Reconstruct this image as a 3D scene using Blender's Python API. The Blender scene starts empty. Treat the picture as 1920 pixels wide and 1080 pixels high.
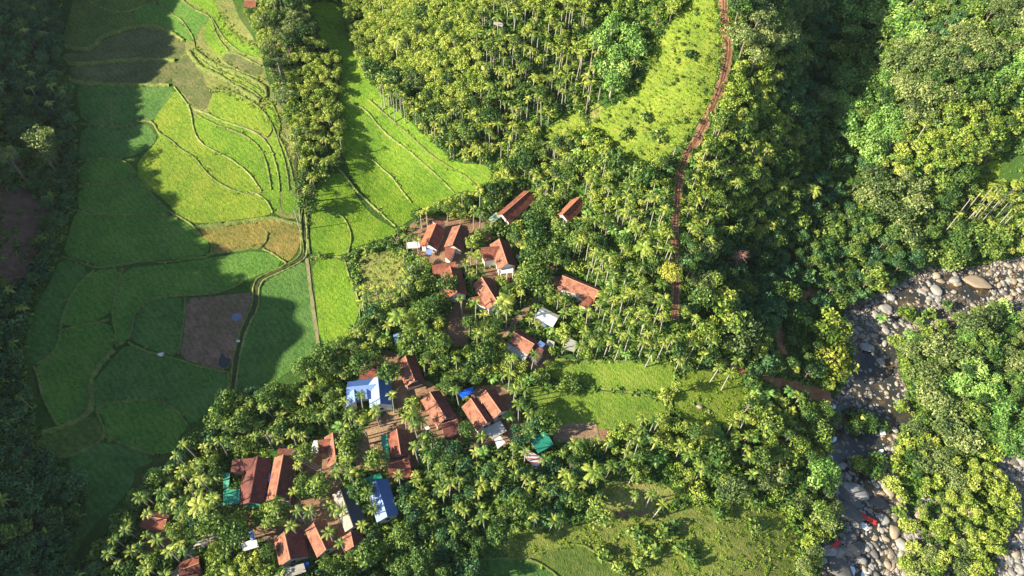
import bpy, math, random
import numpy as np
from mathutils import Vector
from mathutils.geometry import delaunay_2d_cdt
random.seed(11)
rng = np.random.default_rng(11)
SC = bpy.context.scene
COL = SC.collection
R_ = math.radians

# ------------------------------------------------------------------ camera
CAM_H = 175.0; FPX = 1331.0; PITCH = R_(36.7); ROLL = R_(3.47)
cd = bpy.data.cameras.new('camera'); cam = bpy.data.objects.new('camera', cd); COL.objects.link(cam)
cd.sensor_width = 36; cd.lens = FPX / 1920 * 36; cd.clip_end = 6000; cd.clip_start = 1
_Rx = np.array([[1, 0, 0], [0, math.cos(PITCH), -math.sin(PITCH)], [0, math.sin(PITCH), math.cos(PITCH)]])
_Rz = np.array([[math.cos(ROLL), -math.sin(ROLL), 0], [math.sin(ROLL), math.cos(ROLL), 0], [0, 0, 1]])
CR = _Rx @ _Rz
from mathutils import Matrix
cam.matrix_world = Matrix.Translation((0, 0, CAM_H)) @ Matrix(CR.tolist()).to_4x4()
SC.camera = cam
# ------------------------------------------------------------------ sky, sun, exposure
SUN_EL = R_(27); SH_AZ = R_(18)                       # shadows travel towards SH_AZ
SV = np.array([-math.cos(SH_AZ) * math.cos(SUN_EL), -math.sin(SH_AZ) * math.cos(SUN_EL), math.sin(SUN_EL)])
W = bpy.data.worlds.new('World'); SC.world = W; W.use_nodes = True
nt = W.node_tree; bg = nt.nodes['Background']
sky = nt.nodes.new('ShaderNodeTexSky'); sky.sky_type = 'NISHITA'; sky.sun_disc = False
sky.sun_elevation = SUN_EL; sky.sun_rotation = math.atan2(SV[0], SV[1]); sky.air_density = 1.0; sky.dust_density = 0.6
nt.links.new(sky.outputs[0], bg.inputs[0]); bg.inputs[1].default_value = 0.075
ld = bpy.data.lights.new('sun', 'SUN'); lo = bpy.data.objects.new('sun', ld); COL.objects.link(lo)
ld.energy = 5.0; ld.angle = R_(0.6); ld.color = (1.0, 0.87, 0.64)
lo.rotation_euler = Vector(SV.tolist()).to_track_quat('Z', 'Y').to_euler()
SC.view_settings.view_transform = 'Standard'; SC.view_settings.look = 'None'
SC.view_settings.exposure = 1.5; SC.view_settings.gamma = 1
SC.cycles.max_bounces = 5; SC.cycles.diffuse_bounces = 3; SC.cycles.transmission_bounces = 2; SC.cycles.transparent_max_bounces = 4

# ------------------------------------------------------------------ photograph pixel <-> ground helpers
def px2w(px, py, z=0.0):
    px = np.asarray(px, float); py = np.asarray(py, float); z = np.asarray(z, float)
    d = np.stack([(px - 960) / FPX, -(py - 540) / FPX, -np.ones_like(px)], -1) @ CR.T
    t = (z - CAM_H) / d[..., 2]
    return np.stack([d[..., 0] * t, d[..., 1] * t], -1)
def w2px(P):
    P = np.asarray(P, float) - np.array([0, 0, CAM_H])
    c = P @ CR
    return np.stack([960 + FPX * c[..., 0] / -c[..., 2], 540 - FPX * c[..., 1] / -c[..., 2]], -1), -c[..., 2]

# ------------------------------------------------------------------ terrain heights
CT = """0 50 24|80 50 17|0 300 15|90 300 9.5|0 500 11|60 500 6.5|0 700 6|0 900 9|60 950 4|0 1060 8|130 0 16.5|130 50 14|450 50 20|250 300 8|500 300 9.5
200 500 4|560 450 5|100 700 1.5|300 700 1.5|500 650 2.5|200 900 0|150 1050 -1|640 60 16|700 300 8|850 320 9|620 420 5|650 560 5|540 30 27|590 150 20|600 250 14|620 330 8
750 90 27|860 50 40|900 200 27|1000 100 40|1050 220 27|1200 90 44|1340 50 54|1340 200 40|1280 320 28|1265 450 19|1265 600 13|1450 100 46|1430 250 29|1520 300 14|1500 150 22
1540 420 1|1610 100 26|1700 150 34|1850 50 46|1850 230 27|1650 300 15|1700 400 5|1850 330 10|1880 450 0|1900 510 -6|1750 560 -7|1650 620 -8|1650 700 -9|1600 800 -10|1620 900 -11
1620 1050 -13|1780 650 -5|1850 800 -7|1800 950 -9|1900 900 -11|850 450 8|920 520 8|1080 550 9|980 650 6|790 680 6|700 720 4|900 770 5|1020 830 4|540 880 2|700 900 2.5|600 1000 1.5
300 980 0|350 1060 0|1100 740 5|1330 740 4|1400 900 0|1200 1000 -1|1000 1050 0|1400 1050 -4|1480 720 -1|1470 600 0|1380 480 6|950 300 14|820 560 7|740 500 7
-100 -100 30|400 -150 34|900 -200 60|1400 -200 75|1900 -200 66|2100 200 38|2100 500 4|2100 800 -3|2100 1100 -8|1500 1200 -12|1000 1200 -2|500 1200 0|0 1200 4|-150 900 10|-150 500 16|-150 200 24"""
cps = np.array([[float(a) for a in s.split()] for s in CT.replace('\n', '|').split('|')])
cxy = px2w(cps[:, 0], cps[:, 1], cps[:, 2]); cz = cps[:, 2]
def _tps(r2): return 0.5 * r2 * np.log(r2 + 1e-6)
_n = len(cz); _s = 100.0
_A = _tps((((cxy[:, None] - cxy[None]) / _s) ** 2).sum(-1)) + np.eye(_n) * 0.0015
_P = np.hstack([np.ones((_n, 1)), cxy / _s])
_M = np.block([[_A, _P], [_P.T, np.zeros((3, 3))]])
_sol = np.linalg.solve(_M, np.concatenate([cz, np.zeros(3)]))
def base_h(X, Y):
    sh = X.shape; X = X.ravel(); Y = Y.ravel(); out = np.empty(len(X))
    for i in range(0, len(X), 40000):
        x = X[i:i + 40000]; y = Y[i:i + 40000]
        d2 = ((x[:, None] - cxy[:, 0]) / _s) ** 2 + ((y[:, None] - cxy[:, 1]) / _s) ** 2
        out[i:i + 40000] = _tps(d2) @ _sol[:_n] + _sol[_n] + _sol[_n + 1] * x / _s + _sol[_n + 2] * y / _s
    return np.clip(out, -14, 82).reshape(sh)
HAZE = .00004
ca, sa = math.cos(SH_AZ), math.sin(SH_AZ)
# edge of the hill's shadow on the valley floor
BND = [(330, -140, 24), (322, -60, 21), (318, 0, 20), (340, 60, 15), (335, 105, 12), (265, 190, 10), (232, 290, 8.5), (270, 350, 7.5), (325, 410, 6.5), (385, 462, 5.5), (470, 505, 4.5),
       (550, 512, 4.5), (600, 535, 4.5), (640, 590, 4.5), (640, 650, 4), (560, 720, 3), (440, 830, 1.5), (360, 930, .5), (300, 1010, 0), (250, 1100, 0), (200, 1200, 0)]
_b = np.array(BND, float); _bw = px2w(_b[:, 0], _b[:, 1], _b[:, 2])
bu = _bw @ np.array([ca, sa]); bv = _bw @ np.array([-sa, ca]); _o = np.argsort(bv); bu, bv, bz = bu[_o], bv[_o], _b[_o, 2]
_ey = np.linspace(-160, 1250, 40); _ew = px2w(np.full(40, -12.0), _ey, np.full(40, 14.0))
eu = _ew @ np.array([ca, sa]); ev = _ew @ np.array([-sa, ca]); _o = np.argsort(ev); eu, ev = eu[_o], ev[_o]
TE = math.tan(SUN_EL)
def shadow_z(X, Y):
    u = X * ca + Y * sa; v = -X * sa + Y * ca
    return np.interp(v, bv, bz) + (np.interp(v, bv, bu) - u) * TE
def terrain_raw(X, Y):
    b = base_h(X, Y)
    u = X * ca + Y * sa; v = -X * sa + Y * ca
    ue = np.interp(v, ev, eu); uc = ue - 34.0
    zc = np.interp(v, bv, bz) + (np.interp(v, bv, bu) - uc) * TE - 8.0 + 1.5 * np.sin(v * .21) + 1.2 * np.sin(v * .53 + 1)
    t = np.clip((ue - u) / 34.0, 0, 1); s = t * t * (3 - 2 * t)
    hill = np.where(u < uc, zc - (uc - u) * 0.33, b * (1 - s) + zc * s)
    hill = np.maximum(hill, -14)
    m = (u < ue)
    return np.where(m, hill, b)
def axis(lo, hi, step, far):
    a = np.arange(lo, hi + .01, step); k = step; o = [hi]; n = []
    while o[-1] < far: k *= 1.25; o.append(o[-1] + k)
    k = step; q = [lo]
    while q[-1] > -far: k *= 1.25; q.append(q[-1] - k)
    return np.concatenate([q[:0:-1], a, o[1:]])
GX = axis(-300, 290, 1.1, 2500); GY = axis(0, 400, 1.1, 2500)
_XX, _YY = np.meshgrid(GX, GY)
GZ = terrain_raw(_XX, _YY)
def H(x, y):
    x = np.asarray(x, float); y = np.asarray(y, float)
    i = np.clip(np.searchsorted(GX, x) - 1, 0, len(GX) - 2); j = np.clip(np.searchsorted(GY, y) - 1, 0, len(GY) - 2)
    fx = (x - GX[i]) / (GX[i + 1] - GX[i]); fy = (y - GY[j]) / (GY[j + 1] - GY[j])
    return (GZ[j, i] * (1 - fx) * (1 - fy) + GZ[j, i + 1] * fx * (1 - fy) + GZ[j + 1, i] * (1 - fx) * fy + GZ[j + 1, i + 1] * fx * fy)
def ground(px, py, up=0.0):
    """pixel -> world xyz on the terrain (up: height above ground that the pixel shows)"""
    px = np.asarray(px, float); py = np.asarray(py, float)
    z = np.full(px.shape, 5.0)
    for k in range(30):
        p = px2w(px, py, z + up); z = z * .4 + .6 * H(p[..., 0], p[..., 1])
    return np.concatenate([p, z[..., None]], -1)
def pip(pts, poly):
    x, y = pts[:, 0], pts[:, 1]; c = np.zeros(len(x), bool); n = len(poly)
    for i in range(n):
        x1, y1 = poly[i]; x2, y2 = poly[i - 1]
        if y1 == y2: continue
        c ^= ((y1 > y) != (y2 > y)) & (x < (x2 - x1) * (y - y1) / (y2 - y1) + x1)
    return c
def seg_dist(pts, line):
    d = np.full(len(pts), 1e9); L = np.asarray(line, float)
    for a, b in zip(L[:-1], L[1:]):
        ab = b - a; t = np.clip(((pts - a) @ ab) / max(ab @ ab, 1e-9), 0, 1)
        d = np.minimum(d, np.linalg.norm(pts - a - t[:, None] * ab, axis=1))
    return d
def smooth(line, it=2, closed=False):
    L = np.asarray(line, float)
    for _ in range(it):
        if closed:
            n = np.roll(L, -1, 0); q = np.empty((2 * len(L), 2)); q[0::2] = L * .75 + n * .25; q[1::2] = L * .25 + n * .75; L = q
        else:
            q = [L[0]]
            for a, b in zip(L[:-1], L[1:]): q += [a * .75 + b * .25, a * .25 + b * .75]
            q.append(L[-1]); L = np.array(q)
    return L

# ------------------------------------------------------------------ materials
def mat(name):
    m = bpy.data.materials.new(name); m.use_nodes = True
    n = m.node_tree.nodes; n.clear(); o = n.new('ShaderNodeOutputMaterial')
    return m, m.node_tree, o
def N(t, typ, **kw):
    n = t.nodes.new(typ)
    for k, v in kw.items():
        if k.startswith('i_'): n.inputs[int(k[2:]) if k[2:].isdigit() else k[2:].replace('_', ' ')].default_value = v
        else: setattr(n, k, v)
    return n
def coords(t): return t.nodes.new('ShaderNodeTexCoord').outputs['Object']
def noise(t, vec, scale, detail=3, rough=.6, dim=None):
    n = N(t, 'ShaderNodeTexNoise'); n.inputs['Scale'].default_value = scale; n.inputs['Detail'].default_value = detail; n.inputs['Roughness'].default_value = rough
    t.links.new(vec, n.inputs['Vector']); return n.outputs[0]
def ramp(t, fac, stops):
    r = t.nodes.new('ShaderNodeValToRGB'); e = r.color_ramp.elements
    while len(e) < len(stops): e.new(.5)
    for k, (p, c) in enumerate(stops): e[k].position = p; e[k].color = (*c[:3], 1)
    t.links.new(fac, r.inputs[0]); return r.outputs[0]
def mix(t, fac, a, b, typ='MIX'):
    m = t.nodes.new('ShaderNodeMixRGB'); m.blend_type = typ
    for k, v in ((0, fac), (1, a), (2, b)):
        if hasattr(v, 'links'): t.links.new(v, m.inputs[k])
        else: m.inputs[k].default_value = v if k == 0 else (*v[:3], 1)
    return m.outputs[0]
def bsdf(t, o, col, rough=.8, bump=None, bstr=.5, bdist=.3, spec=.3, metal=0):
    p = t.nodes.new('ShaderNodeBsdfPrincipled'); p.inputs['Roughness'].default_value = rough
    p.inputs['Specular IOR Level'].default_value = spec; p.inputs['Metallic'].default_value = metal
    if hasattr(col, 'links'): t.links.new(col, p.inputs['Base Color'])
    else: p.inputs['Base Color'].default_value = (*col[:3], 1)
    if bump is not None:
        b = t.nodes.new('ShaderNodeBump'); b.inputs['Strength'].default_value = bstr; b.inputs['Distance'].default_value = bdist
        t.links.new(bump, b.inputs['Height']); t.links.new(b.outputs[0], p.inputs['Normal'])
    t.links.new(p.outputs[0], o.inputs[0]); return p
def sc(c, k): return tuple(min(1, v * k) for v in c[:3])
def m_field(name, c, c2=None, spots=.35, fine=1.0, bs=.9):
    m, t, o = mat(name); v = coords(t); c2 = c2 or sc(c, .68)
    n1 = noise(t, v, .09, 4, .6); n2 = noise(t, v, 1.1 * fine, 4, .75); n3 = noise(t, v, .35, 3, .7)
    a = mix(t, ramp(t, n1, [(.38, (0, 0, 0)), (.62, (1, 1, 1))]), c, c2)
    a = mix(t, ramp(t, n2, [(.42, (0, 0, 0)), (.68, (1, 1, 1))]), a, mix(t, .8, a, sc(c2, .45)))
    a = mix(t, ramp(t, n3, [(.56, (0, 0, 0)), (.70, (spots, spots, spots))]), a, sc(c2, .4))
    n4 = noise(t, v, .16, 6, .8); a = mix(t, ramp(t, n4, [(.48, (0, 0, 0)), (.60, (.55, .55, .55))]), a, (min(1, c[0] * 1.35), c[1] * 1.02, c[2] * 1.6))
    w = N(t, 'ShaderNodeTexWave', wave_type='BANDS', bands_direction='DIAGONAL'); w.inputs['Scale'].default_value = .28; w.inputs['Distortion'].default_value = 9; w.inputs['Detail'].default_value = 4; w.inputs['Detail Scale'].default_value = 1.2; t.links.new(v, w.inputs['Vector'])
    a = mix(t, .22, a, mix(t, 1.0, a, w.outputs['Color'], 'MULTIPLY')); n2 = mix(t, .5, n2, noise(t, v, 3.0, 2, .6))
    bsdf(t, o, a, .75, n2, bs, .6, .2); return m
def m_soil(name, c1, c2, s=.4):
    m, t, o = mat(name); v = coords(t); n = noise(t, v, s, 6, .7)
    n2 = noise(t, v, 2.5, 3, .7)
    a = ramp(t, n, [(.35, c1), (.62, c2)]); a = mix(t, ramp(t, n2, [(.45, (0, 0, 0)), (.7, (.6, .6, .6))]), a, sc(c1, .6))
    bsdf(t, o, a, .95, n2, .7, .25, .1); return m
def m_plain(name, c, rough=.7, var=.25, metal=0, spec=.4):
    m, t, o = mat(name); v = coords(t); n = noise(t, v, 1.7, 5, .7)
    bsdf(t, o, mix(t, n, sc(c, 1 - var), sc(c, 1 + var)), rough, n, .2, .05, spec, metal); return m
def m_tile(name, c, moss=.35):
    m, t, o = mat(name); v = coords(t)
    n = noise(t, v, .55, 5, .75); n2 = noise(t, v, 3.2, 2, .6)
    a = ramp(t, n2, [(.3, sc(c, .62)), (.55, c), (.75, sc(c, 1.25))])
    a = mix(t, ramp(t, n, [(.44, (0, 0, 0)), (.68, (moss, moss, moss))]), a, (.05, .032, .028))
    w = N(t, 'ShaderNodeTexWave', wave_type='BANDS', bands_direction='X'); w.inputs['Scale'].default_value = 1.0; w.inputs['Distortion'].default_value = .3
    t.links.new(v, w.inputs['Vector']); n5 = noise(t, v, .9, 2, .5); a = mix(t, ramp(t, n5, [(.58, (0, 0, 0)), (.62, (.35, .35, .35))]), a, sc(c, 1.28)); w2 = N(t, 'ShaderNodeTexWave', wave_type='BANDS', bands_direction='Y'); w2.inputs['Scale'].default_value = 1.1
    t.links.new(v, w2.inputs['Vector'])
    h = mix(t, .5, w.outputs['Color'], w2.outputs['Color']); a = mix(t, .25, a, mix(t, 1.0, a, h, 'MULTIPLY'))
    bsdf(t, o, a, .85, h, .6, .06, .2); return m
def m_tin(name, c, rust=.3, axisd='X', stripes=None, rough=.45):
    m, t, o = mat(name); v = coords(t); n = noise(t, v, .8, 5, .7)
    w = N(t, 'ShaderNodeTexWave', wave_type='BANDS', bands_direction=axisd); w.inputs['Scale'].default_value = 1.3; t.links.new(v, w.inputs['Vector'])
    a = mix(t, ramp(t, n, [(.5, (0, 0, 0)), (.75, (rust, rust, rust))]), c, sc(c, .45))
    if stripes:
        s = N(t, 'ShaderNodeTexWave', wave_type='BANDS', bands_direction=axisd); s.inputs['Scale'].default_value = .33; s.inputs['Distortion'].default_value = .6
        t.links.new(v, s.inputs['Vector']); a = mix(t, ramp(t, s.outputs['Fac'], [(.55, (0, 0, 0)), (.6, (1, 1, 1))]), a, stripes)
    a = mix(t, .22, a, mix(t, 1.0, a, w.outputs['Color'], 'MULTIPLY'))
    bsdf(t, o, a, rough, w.outputs['Fac'], .5, .06, .5); return m
def m_leaf(name, dark, mid, light, trans=.3, rough=.5, spec=.35):
    m, t, o = mat(name)
    at = N(t, 'ShaderNodeAttribute', attribute_name='tint'); ob = t.nodes.new('ShaderNodeObjectInfo')
    ad = N(t, 'ShaderNodeMath', operation='MULTIPLY_ADD'); ad.inputs[1].default_value = .46; ad.inputs[2].default_value = -.12
    t.links.new(ob.outputs['Random'], ad.inputs[0])
    s = N(t, 'ShaderNodeMath', operation='ADD'); t.links.new(at.outputs['Fac'], s.inputs[0]); t.links.new(ad.outputs[0], s.inputs[1])
    a = ramp(t, s.outputs[0], [(.12, dark), (.55, mid), (1.0, light)])
    p = t.nodes.new('ShaderNodeBsdfPrincipled'); p.inputs['Roughness'].default_value = rough; p.inputs['Specular IOR Level'].default_value = spec; trans *= .7
    tr = t.nodes.new('ShaderNodeBsdfTranslucent'); ms = t.nodes.new('ShaderNodeMixShader'); ms.inputs[0].default_value = trans
    t.links.new(a, p.inputs['Base Color']); t.links.new(mix(t, 1.0, a, (1.0, 1.0, .45), 'MULTIPLY'), tr.inputs[0])
    t.links.new(p.outputs[0], ms.inputs[1]); t.links.new(tr.outputs[0], ms.inputs[2]); t.links.new(ms.outputs[0], o.inputs[0]); return m
M = {}
M['areca'] = m_leaf('areca_leaf', (.022, .08, .015), (.125, .225, .030), (.46, .50, .09), .35)
M['broad'] = m_leaf('broad_leaf', (.016, .060, .018), (.075, .165, .030), (.29, .38, .075), .35)
M['lime'] = m_leaf('bushy_leaf', (.045, .12, .018), (.22, .335, .042), (.50, .55, .12), .38)
M['acacia'] = m_leaf('feathery_leaf', (.04, .085, .03), (.15, .225, .065), (.38, .44, .16), .35)
M['bamboo'] = m_leaf('bamboo_leaf', (.045, .14, .03), (.18, .36, .07), (.42, .58, .16), .38)
M['gold'] = m_leaf('golden_leaf', (.12, .17, .02), (.34, .38, .05), (.52, .52, .10), .35)
M['dark'] = m_leaf('shaded_jungle_leaf', (.02, .075, .04), (.055, .15, .055), (.14, .26, .08), .3)  # deep green, darkened and blued further to paint in forest shade
M['shrub'] = m_leaf('undergrowth_leaf', (.02, .075, .018), (.06, .15, .024), (.15, .25, .04), .3)
M['weed'] = m_leaf('weed_leaf', (.07, .15, .018), (.20, .32, .04), (.40, .48, .09), .35)
M['grass'] = m_leaf('grass_blade', (.08, .15, .015), (.19, .30, .03), (.34, .42, .07), .35)
M['trunk'] = m_plain('palm_trunk', (.33, .31, .27), .9, .35)
M['bark'] = m_plain('bark', (.17, .15, .11), .9, .35)
M['dead'] = m_plain('dead_twigs', (.30, .17, .14), .9, .3)
M['stone'] = m_plain('river_stone', (.26, .255, .245), .85, .6)
M['stone_tan'] = m_plain('tan_stone', (.29, .235, .175), .8, .4)
M['stone_dark'] = m_plain('dark_stone', (.11, .108, .105), .85, .5)
M['dirt_red'] = m_soil('red_dirt', (.24, .105, .055), (.42, .22, .13), .5)
M['yard'] = m_soil('yard_dirt', (.17, .10, .065), (.29, .19, .12), .3)
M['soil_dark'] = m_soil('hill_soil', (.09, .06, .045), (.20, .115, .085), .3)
M['wall_white'] = m_plain('white_plaster', (.66, .64, .60), .8, .12)
M['wall_wood'] = m_plain('timber_wall', (.22, .15, .10), .85, .3)
M['door'] = m_plain('painted_door', (.10, .20, .32), .6, .2)
M['glass'] = m_plain('window_glass', (.03, .04, .05), .15, .1, 0, .6)
M['wood'] = m_plain('grey_wood', (.30, .24, .18), .9, .3)
M['wire'] = m_plain('cable', (.07, .07, .07), .6, .1)
M['foam'] = m_plain('white_water', (.78, .84, .90), .5, .15)
M['red'] = m_plain('red_cloth', (.52, .03, .025), .8, .2)
M['concrete'] = m_plain('concrete', (.40, .38, .36), .9, .2)
TILE = {'or': m_tile('orange_tile', (.39, .165, .11), .8), 'rd': m_tile('red_tile', (.29, .10, .068), .75), 'dk': m_tile('dark_shaded_red_tile', (.19, .07, .06), .7),  # dark red serves maroon roofs and paints shade on slopes away from sun
        'br': m_tile('bright_tile', (.50, .165, .095), .5), 'blue': m_tin('shaded_blue_sheet', (.05, .12, .34), .15), 'lblue': m_tin('pale_blue_sheet', (.19, .31, .62), .25),  # deep blue is the shaded-slope copy of the pale blue sheet
        'grey': m_tin('grey_cement_sheet', (.26, .22, .20), .5), 'grey_shade': m_tin('shaded_cement_sheet', (.06, .07, .11), .3), 'tin': m_tin('weathered_tin', (.42, .41, .38), .6), 'white': m_tin('white_tin', (.66, .68, .70), .15),  # darkest sheet is the grey cement with slope shade painted in
        'green': m_tin('green_sheet', (.02, .26, .17), .2), 'pgreen': m_tin('pale_green_sheet', (.28, .40, .26), .2),
        'stripe': m_tin('patched_tin', (.50, .52, .60), .3, 'Y', (.30, .08, .06)), 'tarp': m_plain('blue_tarp', (.01, .11, .62), .4, .35)}

# ------------------------------------------------------------------ mesh helpers
def put(o, parent=None):
    COL.objects.link(o)
    if parent is not None: o.parent = parent
    return o
def mesh_np(name, V, F, mats, tint=None, mi=None, smooth_=False):
    V = np.asarray(V, np.float32); F = np.asarray(F, np.int32); k = F.shape[1]
    me = bpy.data.meshes.new(name); me.vertices.add(len(V)); me.vertices.foreach_set('co', V.ravel())
    me.loops.add(F.size); me.loops.foreach_set('vertex_index', F.ravel()); me.polygons.add(len(F))
    me.polygons.foreach_set('loop_start', np.arange(0, F.size, k, dtype=np.int32))
    try: me.polygons.foreach_set('loop_total', np.full(len(F), k, np.int32))
    except Exception: pass
    for m in (mats if isinstance(mats, (list, tuple)) else [mats]): me.materials.append(m)
    if mi is not None: me.polygons.foreach_set('material_index', np.asarray(mi, np.int32))
    if tint is not None:
        a = me.attributes.new('tint', 'FLOAT', 'FACE'); a.data.foreach_set('value', np.asarray(tint, np.float32))
    if smooth_: me.polygons.foreach_set('use_smooth', np.ones(len(F), bool))
    me.update(); me.validate(); return me
def ob(name, me, parent=None, loc=(0, 0, 0), **kw):
    o = bpy.data.objects.new(name, me); o.location = loc
    return tag(put(o, parent), **kw)
def tag(o, label=None, cat=None, group=None, kind=None):
    if label: o['label'] = label
    if cat: o['category'] = cat
    if group: o['group'] = group
    if kind: o['kind'] = kind
    return o
def empty(name, loc, rz=0, **kw):
    o = bpy.data.objects.new(name, None); o.location = loc; o.rotation_euler = (0, 0, rz); o.empty_display_size = .3
    return tag(put(o), **kw)
class MB:
    def __init__(s): s.v = []; s.f = []
    def poly(s, pts): n = len(s.v); s.v += [tuple(p) for p in pts]; s.f.append(tuple(range(n, n + len(pts))))
    def prism(s, bot, top):
        n = len(s.v); k = len(bot); s.v += [tuple(p) for p in bot] + [tuple(p) for p in top]
        s.f.append(tuple(range(n + k - 1, n - 1, -1))); s.f.append(tuple(range(n + k, n + 2 * k)))
        for i in range(k): j = (i + 1) % k; s.f.append((n + i, n + j, n + k + j, n + k + i))
    def box(s, x0, x1, y0, y1, z0, z1):
        s.prism([(x0, y0, z0), (x1, y0, z0), (x1, y1, z0), (x0, y1, z0)], [(x0, y0, z1), (x1, y0, z1), (x1, y1, z1), (x0, y1, z1)])
    def slab(s, q, th):           # q: four corners of the upper face
        s.prism([(p[0], p[1], p[2] - th) for p in q], q)
    def tube(s, a, b, r0, r1, n=6):
        a = Vector(a); b = Vector(b); d = (b - a).normalized(); u = d.orthogonal().normalized(); w = d.cross(u)
        s.prism([a + (u * math.cos(t) + w * math.sin(t)) * r0 for t in [6.2832 * i / n for i in range(n)]],
                [b + (u * math.cos(t) + w * math.sin(t)) * r1 for t in [6.2832 * i / n for i in range(n)]])
    def mesh(s, name, m):
        me = bpy.data.meshes.new(name); me.from_pydata([tuple(p) for p in s.v], [], s.f); me.materials.append(m); me.update(); return me
    def obj(s, name, m, parent=None, **kw): return ob(name, s.mesh(name, m), parent, **kw)

# ------------------------------------------------------------------ ground
nx, ny = len(GX), len(GY)
V = np.stack([_XX, _YY, GZ], -1).reshape(-1, 3)
ii, jj = np.meshgrid(np.arange(nx - 1), np.arange(ny - 1)); b0 = (jj * nx + ii).ravel()
m, t, o = mat('forest_floor'); v = coords(t)
n1 = noise(t, v, .05, 5, .65); n2 = noise(t, v, .7, 5, .75)
a = ramp(t, n1, [(.35, (.035, .085, .018)), (.55, (.055, .12, .022)), (.72, (.10, .10, .04))])
a = mix(t, ramp(t, n2, [(.4, (0, 0, 0)), (.7, (.7, .7, .7))]), a, (.03, .05, .015)); bsdf(t, o, a, .95, n2, 1.0, .5, .1)
ob('ground', mesh_np('ground', V, np.stack([b0, b0 + 1, b0 + nx + 1, b0 + nx], -1), m, smooth_=True), kind='structure')

def sheet(name, poly, material, off=.1, it=1, step=2.6, px=True, **kw):
    P = smooth(poly, it, True)
    if px: P = ground(P[:, 0], P[:, 1])[:, :2]
    # resample the outline
    Q = []
    for a, b in zip(P, np.roll(P, -1, 0)):
        n = max(1, int(np.linalg.norm(b - a) / step))
        Q += [a + (b - a) * k / n for k in range(n)]
    P = np.array(Q); P = P[np.concatenate([[True], np.linalg.norm(np.diff(P, axis=0), axis=1) > .05])]
    x0, y0 = P.min(0); x1, y1 = P.max(0)
    gx, gy = np.meshgrid(np.arange(x0, x1, step), np.arange(y0, y1, step)); g = np.stack([gx.ravel(), gy.ravel()], -1)
    g = g[pip(g, P)]
    if len(g): g = g[seg_dist(g, np.vstack([P, P[:1]])) > step * .45]
    pts = [Vector(p) for p in P.tolist()] + [Vector(p) for p in g.tolist()]
    k = len(P)
    vs, _, fs, *_r = delaunay_2d_cdt(pts, [(i, (i + 1) % k) for i in range(k)], [], 1, 1e-4)
    vv = np.array([[q.x, q.y] for q in vs]); z = H(vv[:, 0], vv[:, 1]) + off
    me = bpy.data.meshes.new(name); me.from_pydata(np.column_stack([vv, z]).tolist(), [], [tuple(f) for f in fs])
    me.materials.append(material); me.polygons.foreach_set('use_smooth', np.ones(len(me.polygons), bool)); me.update()
    if me.polygons and sum(p.normal.z for p in me.polygons) < 0: me.flip_normals()
    return ob(name, me, **kw)
def zz(s, ox, oy, k): return [(ox + float(a) / k, oy + float(b) / k) for a, b in (q.split(',') for q in s.split())]
Z1 = lambda s: zz(s, 0, 0, 3)          # coordinates read off three-times enlargements of the photograph
Z2 = lambda s: zz(s, 640, 0, 3)
Z4 = lambda s: zz(s, 0, 360, 3)
Z6 = lambda s: zz(s, 0, 720, 3)
PX = lambda s: zz(s, 0, 0, 1)
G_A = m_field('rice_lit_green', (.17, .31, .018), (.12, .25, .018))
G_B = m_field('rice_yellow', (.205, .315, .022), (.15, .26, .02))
G_C = m_field('rice_deep_shade', (.11, .25, .03), (.085, .205, .03), .35)  # darker, bluer green with the hill's shade worked into the colour
G_D = m_field('rice_dark_shade', (.09, .21, .034), (.07, .17, .034), .5)  # darkest rice tone, shade again mixed into the base colour
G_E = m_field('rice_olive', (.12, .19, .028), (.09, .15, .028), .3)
B_A = m_field('fallow_scrub', (.14, .165, .05), (.09, .125, .035), .5)
B_B = m_field('ripe_stubble', (.25, .22, .045), (.17, .17, .04), .7)
B_C = m_field('mud_stubble', (.25, .175, .10), (.17, .135, .07), .6)
M_G = m_field('meadow', (.21, .31, .03), (.15, .23, .025), .3, 1.4, 1.0)
M_R = m_field('rough_meadow', (.19, .26, .04), (.14, .18, .04), .5, 1.2, 1.0)
M_H = m_field('village_rice', (.17, .28, .028), (.12, .22, .025), .35, 1.5, 1.0)
M_S = m_field('pale_scrub', (.27, .33, .06), (.22, .22, .08), .4, 1.3, 1.0)
M_T = m_field('terrace_turf', (.22, .27, .06), (.16, .20, .05), .5, 1.4, 1.0)
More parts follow.
